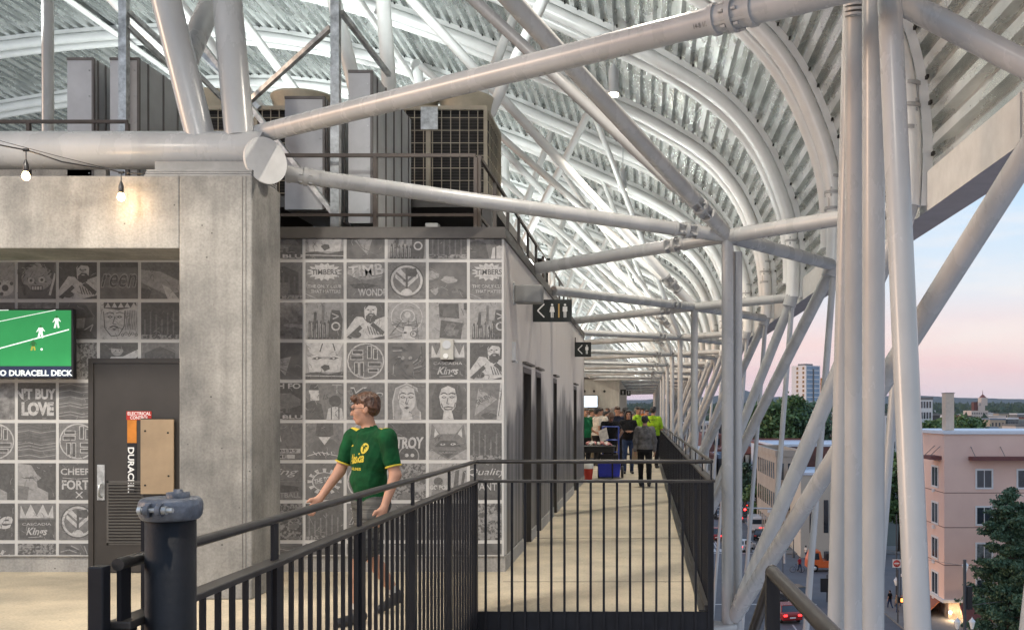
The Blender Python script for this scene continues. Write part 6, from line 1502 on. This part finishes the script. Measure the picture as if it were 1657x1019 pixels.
# wooded rise and hills
def ico_blobs(name, pts, m, seed=0):
    r_ = np.random.default_rng(seed); bm = bmesh.new(); bmesh.ops.create_icosphere(bm, subdivisions=1, radius=1); V0 = np.array([v.co[:] for v in bm.verts]); F0 = np.array([[v.index for v in f.verts] for f in bm.faces]); bm.free()
    vs, fs = [], []
    for i, (x, y, z, r, hh) in enumerate(pts):
        j = r_.uniform(.65, 1.3, (len(V0),1)); vs.append(V0*j*np.array([r, r, hh])+np.array([x,y,z])); fs.append(F0+i*len(V0))
    me = bpy.data.meshes.new(name); me.from_pydata(np.concatenate(vs).tolist(), [], np.concatenate(fs).tolist()); me.materials.append(m); o = bpy.data.objects.new(name, me); COL.objects.link(o); return o
def rise(y): return ZG+max(0, (y-1100))*.0128
pts = []
for i in range(7500):
    y = 650+3600*rr.random()**.8; x = rr.uniform(-.09, .46)*y; z = rise(y)
    if rr.random() < .6 and y < 1900: continue
    s_ = rr.uniform(4, 9)*(1+.2*(y/3000)); pts.append((x, y, z+s_*.9, s_*(.6 if rr.random() < .3 else 1), s_*rr.uniform(.9, 1.7)))
tag(ico_blobs('far_trees', pts, mat('far_foliage', (.045,.075,.035), .9, scale=.02, col2=(.02,.035,.018), coord='World')), 'belt of distant treetops along the horizon', 'trees', kind='stuff')
def ridge(name, y, hts, x0, x1, m, dep, seed, label):
    r_ = random.Random(seed); n = 160; b = MB(); top = []
    for i in range(n+1):
        x = x0+(x1-x0)*i/n; h = hts(x/y*F+1043)+8*math.sin(i*.31+seed)*y/15000+14*math.sin(i*.083+seed)*y/15000+r_.uniform(-3, 3)*y/15000; top.append((x, h))
    vs = []
    for x, h in top: vs += [(x, y-dep, ZG-20), (x, y-dep*.45, ZG+(h-ZG)*.55), (x, y, h), (x, y+dep, ZG-20)]
    b.add(vs, [(4*i+k, 4*i+4+k, 4*i+5+k, 4*i+1+k) for i in range(n) for k in range(3)], 0, True); o = b.build(name, m); tag(o, label, kind='structure'); return o
HM = mat('hill_forest', (.05,.07,.06), .95, scale=.004, col2=(.035,.05,.045), coord='World')
ridge('hills', 5200, lambda px: EYE+(668-656)/.298, -900, 3200, HM, 900, 3, 'low wooded hills at the horizon')
ridge('mountains', 9000, lambda px: EYE+(668-643-2*math.sin(px*.02)+ (0 if not 1120 < px < 1270 else 13*math.exp(-((px-1195)/28)**2)))/.1722, -1800, 6500, HM, 1200, 8, 'faint blue mountain range beyond the city')
# ---- vehicles
TAIL = mat('lit_tail_light', (.6,.02,.02), .3, emit=(1,.03,.03), es=5); TYRE = mat('tyre', (.015,.015,.015), .8); HEAD = mat('head_light', (.8,.8,.8), .2, emit=(1,.95,.8), es=.6)
def car(label, x, y, col, away=True, rz=0, kind='car', lit=True, group='cars on the street'):
    t = thing('parked_car' if not lit else 'car', label, 'car', (x, y, ZG+.02), group)
    L, Wd, H = (4.5, 1.8, 1.45) if kind == 'car' else ((4.8, 1.9, 1.75) if kind == 'suv' else (5.6, 2.0, 2.4))
    z0 = ZG+.02; P = lambda a, c: (y-L/2+a*L, z0+c)
    if kind == 'van': side = [P(0,.35),P(1,.35),P(1,.95),P(.93,1.25),P(.80,2.30),P(.72,2.4),P(.01,2.4),P(0,2.2)]
    else: side = [P(0,.32),P(1,.32),P(1,.62),P(.96,.78),P(.74,.92),P(.03,.98),P(0,.85)]
    b = MB(); b.prism(side, x-Wd/2, x+Wd/2, axis='x'); b.build('body', col, t, bevel=.09)
    if kind != 'van':
        b = MB(); a0 = .10 if kind == 'car' else .03; zz = .95
        lo = [(x-Wd/2+.05, y-L/2+a0*L), (x+Wd/2-.05, y-L/2+a0*L), (x+Wd/2-.05, y-L/2+.76*L), (x-Wd/2+.05, y-L/2+.76*L)]; hi = [(x-Wd/2+.26, y-L/2+(a0+.12)*L), (x+Wd/2-.26, y-L/2+(a0+.12)*L), (x+Wd/2-.26, y-L/2+.56*L), (x-Wd/2+.26, y-L/2+.56*L)]
        b.add([(*p, z0+zz-.04) for p in lo]+[(*p, z0+H-.05) for p in hi], [(0,1,2,3),(4,5,6,7),(0,1,5,4),(1,2,6,5),(2,3,7,6),(3,0,4,7)]); b.build('cabin_glass', M['glass'], t)
        b = MB(); b.prism([(p[0], p[1]) for p in hi], z0+H-.055, z0+H, axis='z'); 
        for (p, q_) in zip(lo, hi): b.tube((*p, z0+zz-.04), (*q_, z0+H-.03), .05, 6)
        b.build('cabin_roof', col, t)
    else:
        b = MB(); b.box(x-Wd/2+.12, x+Wd/2-.12, y-L/2-.012, y-L/2, z0+1.3, z0+2.0); b.build('rear_glass', M['glass'], t)
    for sx in (-1, 1):
        for a in (.18, .81):
            b = MB(); c_ = (x+sx*(Wd/2-.11)-.11, y-L/2+a*L, z0+.33); b.lathe(c_, [(.2,0),(.33,.0),(.33,.22),(.2,.22)], 14, axis=(1,0,0)); w_ = b.build('wheel', TYRE, t)
            b = MB(); b.lathe((c_[0]-.005, c_[1], c_[2]), [(0,0),(.2,0),(.2,.23),(0,.23)], 10, axis=(1,0,0)); b.build('rim', M['grey'], w_)
        b = MB(); b.box(x+sx*(Wd/2-.25)-.16, x+sx*(Wd/2-.25)+.16, y-L/2-.03, y-L/2+.02, z0+.68, z0+.84); b.build('tail_light', TAIL if lit else M['red'], t)
        b = MB(); b.box(x+sx*(Wd/2-.25)-.16, x+sx*(Wd/2-.25)+.16, y+L/2-.02, y+L/2+.03, z0+.58, z0+.72); b.build('head_light', HEAD, t)
    b = MB(); b.box(x-.26, x+.26, y-L/2-.02, y-L/2+.01, z0+.5, z0+.62); b.build('plate', M['white'], t)
    t.rotation_euler = (0,0, R(rz)+(0 if away else math.pi)); return t
CW = mat('white_car_paint', (.62,.63,.65), .25, var=.02); CB = mat('black_car_paint', (.012,.013,.016), .2, var=.1); CS = mat('silver_car_paint', (.30,.31,.33), .25, metal=.4, var=.03); CR = mat('red_car_paint', (.28,.02,.02), .25, var=.05); CBL = mat('blue_car_paint', (.03,.06,.16), .25, var=.05)
def cpos(px, py): 
    fd = (py-668)/18.; return xw(px, fd), F/fd
for lab, px, py, col, kw in (('white estate car driving away in the middle of the street', 1203, 890, CW, dict(rz=-28)),
    ('dark red car with lit tail lights ahead of the white estate', 1192, 843, CR, {}), ('white van parked ahead on the right of the street', 1221, 858, CW, dict(kind='van', rz=-4)), ('black car next to the white van', 1230, 872, CB, dict(rz=-8, lit=False)),
    ('red car with bright tail lights far left between two posts', 1158, 872, CR, dict(kind='suv')), ('silver car behind the red one at the far left of the street', 1163, 838, CS, {}),
    ('black suv with red tail lights under the handrail', 1282, 975, CB, dict(kind='suv', rz=14)), ('dark red car with one bright tail light partly behind the end post', 1268, 1001, CR, dict(rz=12)),
    ('silver car far up the street', 1196, 800, CS, {}), ('black car far up the street', 1214, 790, CB, {}), ('blue car far up the street by the kerb', 1224, 806, CBL, dict(lit=False)), ('white car small and far up the street', 1206, 772, CW, {}), ('dark car waiting before the signals', 1212, 822, CB, {}),
    ('blue suv crossing behind the orange truck', 1334, 868, CBL, dict(kind='suv', rz=80, lit=False)), ('white car parked across the crossing street', 1330, 896, CW, dict(rz=75, lit=False)), ('white car parked further back on the crossing street', 1352, 884, CW, dict(rz=80, lit=False)), ('dark car by the kerb below the two lamps', 1246, 850, CB, dict(lit=False, rz=-5))):
    x, y = cpos(px, py); car(lab, x, y, col, **kw)
# orange truck
x, y = cpos(1338, 923); t = thing('orange_truck', 'small orange truck with black windows on the crossing street', 'truck', (x, y, ZG)); OR = mat('orange_paint', (.62,.13,.03), .35, var=.05); z0 = ZG+.02
b = MB(); b.prism([(x-2.4,z0+.45),(x+2.6,z0+.45),(x+2.6,z0+1.25),(x-.6,z0+1.25),(x-.9,z0+2.35),(x-1.9,z0+2.4),(x-2.35,z0+1.35)], y-.95, y+.95); b.build('body', OR, t, bevel=.06)
b = MB(); b.box(x-.2, x+2.5, y-.9, y+.9, z0+1.27, z0+2.1); b.build('load', M['black'], t, bevel=.05)
b = MB(); b.prism([(x-1.85,z0+1.4),(x-1.0,z0+1.4),(x-1.1,z0+2.15),(x-1.75,z0+2.15)], y-.962, y-.952); b.build('side_window', M['glass'], t)
for wx in (-1.55, 1.6):
    for wy in (-.95, .75): b = MB(); b.lathe((x+wx, y+wy, z0+.42), [(.2,0),(.42,0),(.42,.22),(.2,.22)], 16, axis=(0,1,0)); w_ = b.build('wheel', TYRE, t); b = MB(); b.lathe((x+wx, y+wy-.01, z0+.42), [(0,0),(.22,0),(.22,.24),(0,.24)], 10, axis=(0,1,0)); b.build('rim', M['white'], w_)
# ---- signals, signs, lamps
PD = mat('dark_pole', (.05,.06,.07), .5, var=.1)
sg = thing('traffic_signal', 'traffic signal mast with two red lights spanning the street', 'traffic light', (16.8, 115, ZG)); zs = EYE+(668-823)/13.5; ys_1 = F/13.5
b = MB(); b.tube((16.8, ys_1, ZG), (16.8, ys_1, zs+.4), .14, 10, r2=.10); b.build('pole', M['grey'], sg); b = MB(); b.tube((16.8, ys_1, zs), (3.4, ys_1, zs+.35), .10, 10, r2=.06); b.build('mast_arm', M['grey'], sg)
for px in (1157, 1205):
    X = xw(px, 13.5); b = MB(); b.box(X-.22, X+.22, ys_1-.35, ys_1-.12, zs-1.0, zs+.25); hsg = b.build('signal_head', M['black'], sg)
    b = MB(); b.lathe((X, ys_1-.36, zs-.02), [(.0,0),(.14,0),(.14,-.02),(0,-.03)], 14, axis=(0,1,0)); b.build('red_lens', mat('red_lens', (.8,.02,.02), .3, emit=(1,.02,.02), es=14), hsg)
    for dz in (-.40,-.76): b = MB(); b.lathe((X, ys_1-.355, zs+dz), [(0,0),(.12,0),(.12,-.02),(0,-.02)], 12, axis=(0,1,0)); b.build('dark_lens', PD, hsg)
b = MB(); X = xw(1243, 13.5); b.box(X-.1, X+1.4, ys_1-.14, ys_1-.11, zs-.45, zs-.05); b.build('street_sign', M['white'], sg)
def lamp(label, px, py, fd, twin=False, group='street lamps with white lanterns'):
    X, Y, Z = xw(px, fd), F/fd, EYE+(668-py)/fd; t = thing('street_lamp', label, 'street lamp', (X, Y, ZG), group)
    b = MB(); b.lathe((X, Y, ZG), [(.18,0),(.16,.5),(.07,.8),(.055,Z-ZG-.9 if twin else Z-ZG-.55)], 10)
    hs = (-.45, .45) if twin else (0,)
    if twin: b.path([(X-.45,Y,Z-.55),(X-.4,Y,Z-.85),(X,Y,Z-.95),(X+.4,Y,Z-.85),(X+.45,Y,Z-.55)], .035, 6)
    b.build('pole', PD, t)
    for dx in hs:
        b = MB(); b.lathe((X+dx, Y, Z-.5), [(.06,0),(.10,.05),(.20,.45),(.22,.5)], 8); b.build('lantern', mat('opal_glass', (.72,.72,.72), .4, emit=(1,.93,.8), es=.12), t)
        b = MB(); b.lathe((X+dx, Y, Z), [(.24,0),(.10,.16),(.03,.26),(.0,.34)], 8); b.build('lantern_cap', M['wframe'], t)
lamp('twin lantern street lamp beside the thick brace', 1284, 842, 13.0, True); lamp('single lantern lamp below the no entry sign', 1450, 938, 17.5); lamp('tall lantern lamp in front of the pink building', 1562, 914, 24); 
lamp('lantern lamp at the bottom by the shop awning, left one', 1549, 1005, 24.5); lamp('lantern lamp at the bottom by the shop awning, right one', 1573, 1005, 24.2)
X, Y = xw(1561, 25), F/25.; t = thing('signal_pole', 'dark pole with a signal box in front of the pink building', 'pole', (X, Y, ZG)); b = MB(); b.tube((X,Y,ZG), (X,Y,EYE+(668-905)/25), .11, 10); b.build('pole', PD, t); b = MB(); b.box(X+.13, X+.45, Y-.15, Y+.15, EYE+(668-985)/25, EYE+(668-948)/25); b.build('signal_box', M['black'], t)
X, Y, Z = xw(1451, 17.5), F/17.5, EYE+(668-911)/17.5; t = thing('no_entry_sign', 'square white sign with a red no entry disc on a tall pole', 'sign', (X, Y, ZG))
b = MB(); b.tube((X, Y+.06, ZG), (X, Y+.06, Z+4.5), .06, 8); b.tube((X+.35, Y+.06, ZG), (X+.35, Y+.06, Z+4.2), .04, 8); b.build('pole', PD, t)
b = MB(); b.box(X-.38, X+.38, Y-.02, Y+.01, Z-.38, Z+.38); b.build('plate', M['white'], t)
b = MB(); b.lathe((X, Y-.03, Z), [(0,0),(.33,0),(.33,.01),(0,.01)], 24, axis=(0,1,0)); b.build('disc', M['red'], t)
b = MB(); b.box(X-.24, X+.24, Y-.045, Y-.035, Z-.05, Z+.05)
for tr in text_tris('DO NOT', .0): b.add([(X-.14+a*.28, Y-.048, Z+.09+c*.07) for a, c in tr], [(0,1,2)])
for tr in text_tris('ENTER', .0): b.add([(X-.13+a*.26, Y-.048, Z-.16+c*.07) for a, c in tr], [(0,1,2)])
b.build('bar', M['white'], t)
X, Y, Z = xw(1459, 19), F/19., EYE+(668-970)/19; t = thing('pedestrian_signal', 'dark pedestrian signal with a glowing orange hand', 'traffic light', (X, Y, ZG)); b = MB(); b.tube((X-.3,Y+.1,ZG),(X-.3,Y+.1,Z+2.6),.07,8); b.build('pole', PD, t)
b = MB(); b.box(X-.24, X+.24, Y-.1, Y+.1, Z-.26, Z+.26); b.build('housing', M['black'], t)
b = MB(); b.prism([(X-.10,Z-.16),(X+.06,Z-.16),(X+.12,Z+.04),(X+.09,Z+.16),(X-.09,Z+.16),(X-.12,Z)], Y-.112, Y-.104); b.build('hand', mat('orange_lit', (.8,.2,.05), .4, emit=(1,.25,.05), es=5), t)
X, Y, Z = xw(1334, 17), F/17., EYE+(668-946)/17; t = thing('signal_backplate', 'black signal box seen from behind left of the upright tubes', 'traffic light', (X, Y, ZG)); b = MB(); b.tube((X+.3,Y+.2,ZG),(X+.3,Y+.2,Z+1),.08,8); b.build('pole', PD, t); b = MB(); b.box(X-.38, X+.38, Y-.1, Y+.1, Z-.65, Z+.65); b.build('backplate', M['black'], t)
X, Y, Z = xw(1267, 14.5), F/14.5, EYE+(668-884)/14.5; t = thing('direction_sign', 'green street name sign on a post beside the brace', 'sign', (X, Y, ZG)); b = MB(); b.tube((X,Y+.08,ZG),(X,Y+.08,Z+.6),.05,8); b.build('pole', PD, t); b = MB(); b.box(X-.45, X+.55, Y-.02, Y+.02, Z-.35, Z+.35); b.build('panel', mat('green_sign', (.01,.16,.09), .5), t)
# overhead wires
b = MB(); b.path([V(1560, 980, 25), V(1600, 975, 23), V(1660, 968, 20)], .02, 5); b.path([V(1561, 915, 25), V(1500, 905, 21), V(1400, 880, 17)], .015, 5)
tag(b.build('overhead_wire', M['greyd'], loc=V(1560, 980, 25)), 'thin tram wires strung by the pink building', 'wire')
# distant walkers, cyclist
SHIRTS = [cloth('walker_red', (.35,.03,.04)), WHT, BLK, KHA]
for i, (px, py, s_, lab) in enumerate(((1294, 925, 0, 'person in a red top wheeling a bicycle across the street'), (1304, 905, 1, 'person in a white top walking on the crossing'), (1440, 985, 2, 'person in black standing by the pedestrian signal'), (1452, 992, 3, 'person in tan clothes on the corner pavement'), (1308, 893, 2, 'person in dark clothes further back on the crossing'))):
    x, y = cpos(px, py) ; make_person(lab, (x, y, ZG+.02), R(90*i+30), 1.72, SHIRTS[s_], JEAN if s_ else BLK, dict(kneeL=(.1,-.14,.5), ankL=(.1,-.18,.1), toeL=(.1,-.33,.04), kneeR=(-.1,.05,.5), ankR=(-.1,.25,.14), toeR=(-.1,.14,.04)), 'black', res=.03)
x, y = cpos(1290, 926); t = thing('bicycle', 'bicycle being wheeled by the person in red', 'bicycle', (x, y, ZG)); z = ZG+.36
for dx in (-.5, .5):
    b = MB(); b.path([(x+dx+.33*math.cos(a), y, z+.33*math.sin(a)) for a in [i*math.pi/8 for i in range(17)]], .022, 6, caps=False); b.build('wheel', TYRE, t)
b = MB(); b.tube((x-.5,y,z),(x-.12,y,z+.5),.02,6); b.tube((x-.12,y,z+.5),(x+.38,y,z+.5),.02,6); b.tube((x+.38,y,z+.55),(x+.5,y,z),.02,6); b.tube((x-.12,y,z+.5),(x,y,z-.02),.02,6); b.tube((x,y,z-.02),(x+.38,y,z+.45),.02,6); b.tube((x-.5,y,z),(x,y,z-.02),.02,6); b.build('frame', CBL, t)
b = MB(); b.tube((x+.36,y-.25,z+.62),(x+.36,y+.25,z+.62),.016,6); b.build('handlebar', PD, t); b = MB(); b.box(x-.24, x-.02, y-.05, y+.05, z+.56, z+.60); b.build('saddle', TYRE, t)
# air between here and the mountains
HAZE = True
if HAZE:
    b = MB(); b.box(-4500, 9000, -30, 11000, ZG-25, 420)
    hz = b.build('haze', M['dark']); hz.data.materials.clear(); hm = bpy.data.materials.new('haze_air'); hm.use_nodes = True; n_ = hm.node_tree; n_.nodes.clear()
    mo = n_.nodes.new('ShaderNodeOutputMaterial'); pv = n_.nodes.new('ShaderNodeVolumePrincipled'); pv.inputs['Color'].default_value = (.80,.86,1,1); pv.inputs['Density'].default_value = .00003; pv.inputs['Anisotropy'].default_value = .2
    n_.links.new(pv.outputs[0], mo.inputs['Volume']); hz.data.materials.append(hm); hz.display_type = 'WIRE'; tag(hz, 'faint blue evening haze over the city', kind='stuff')
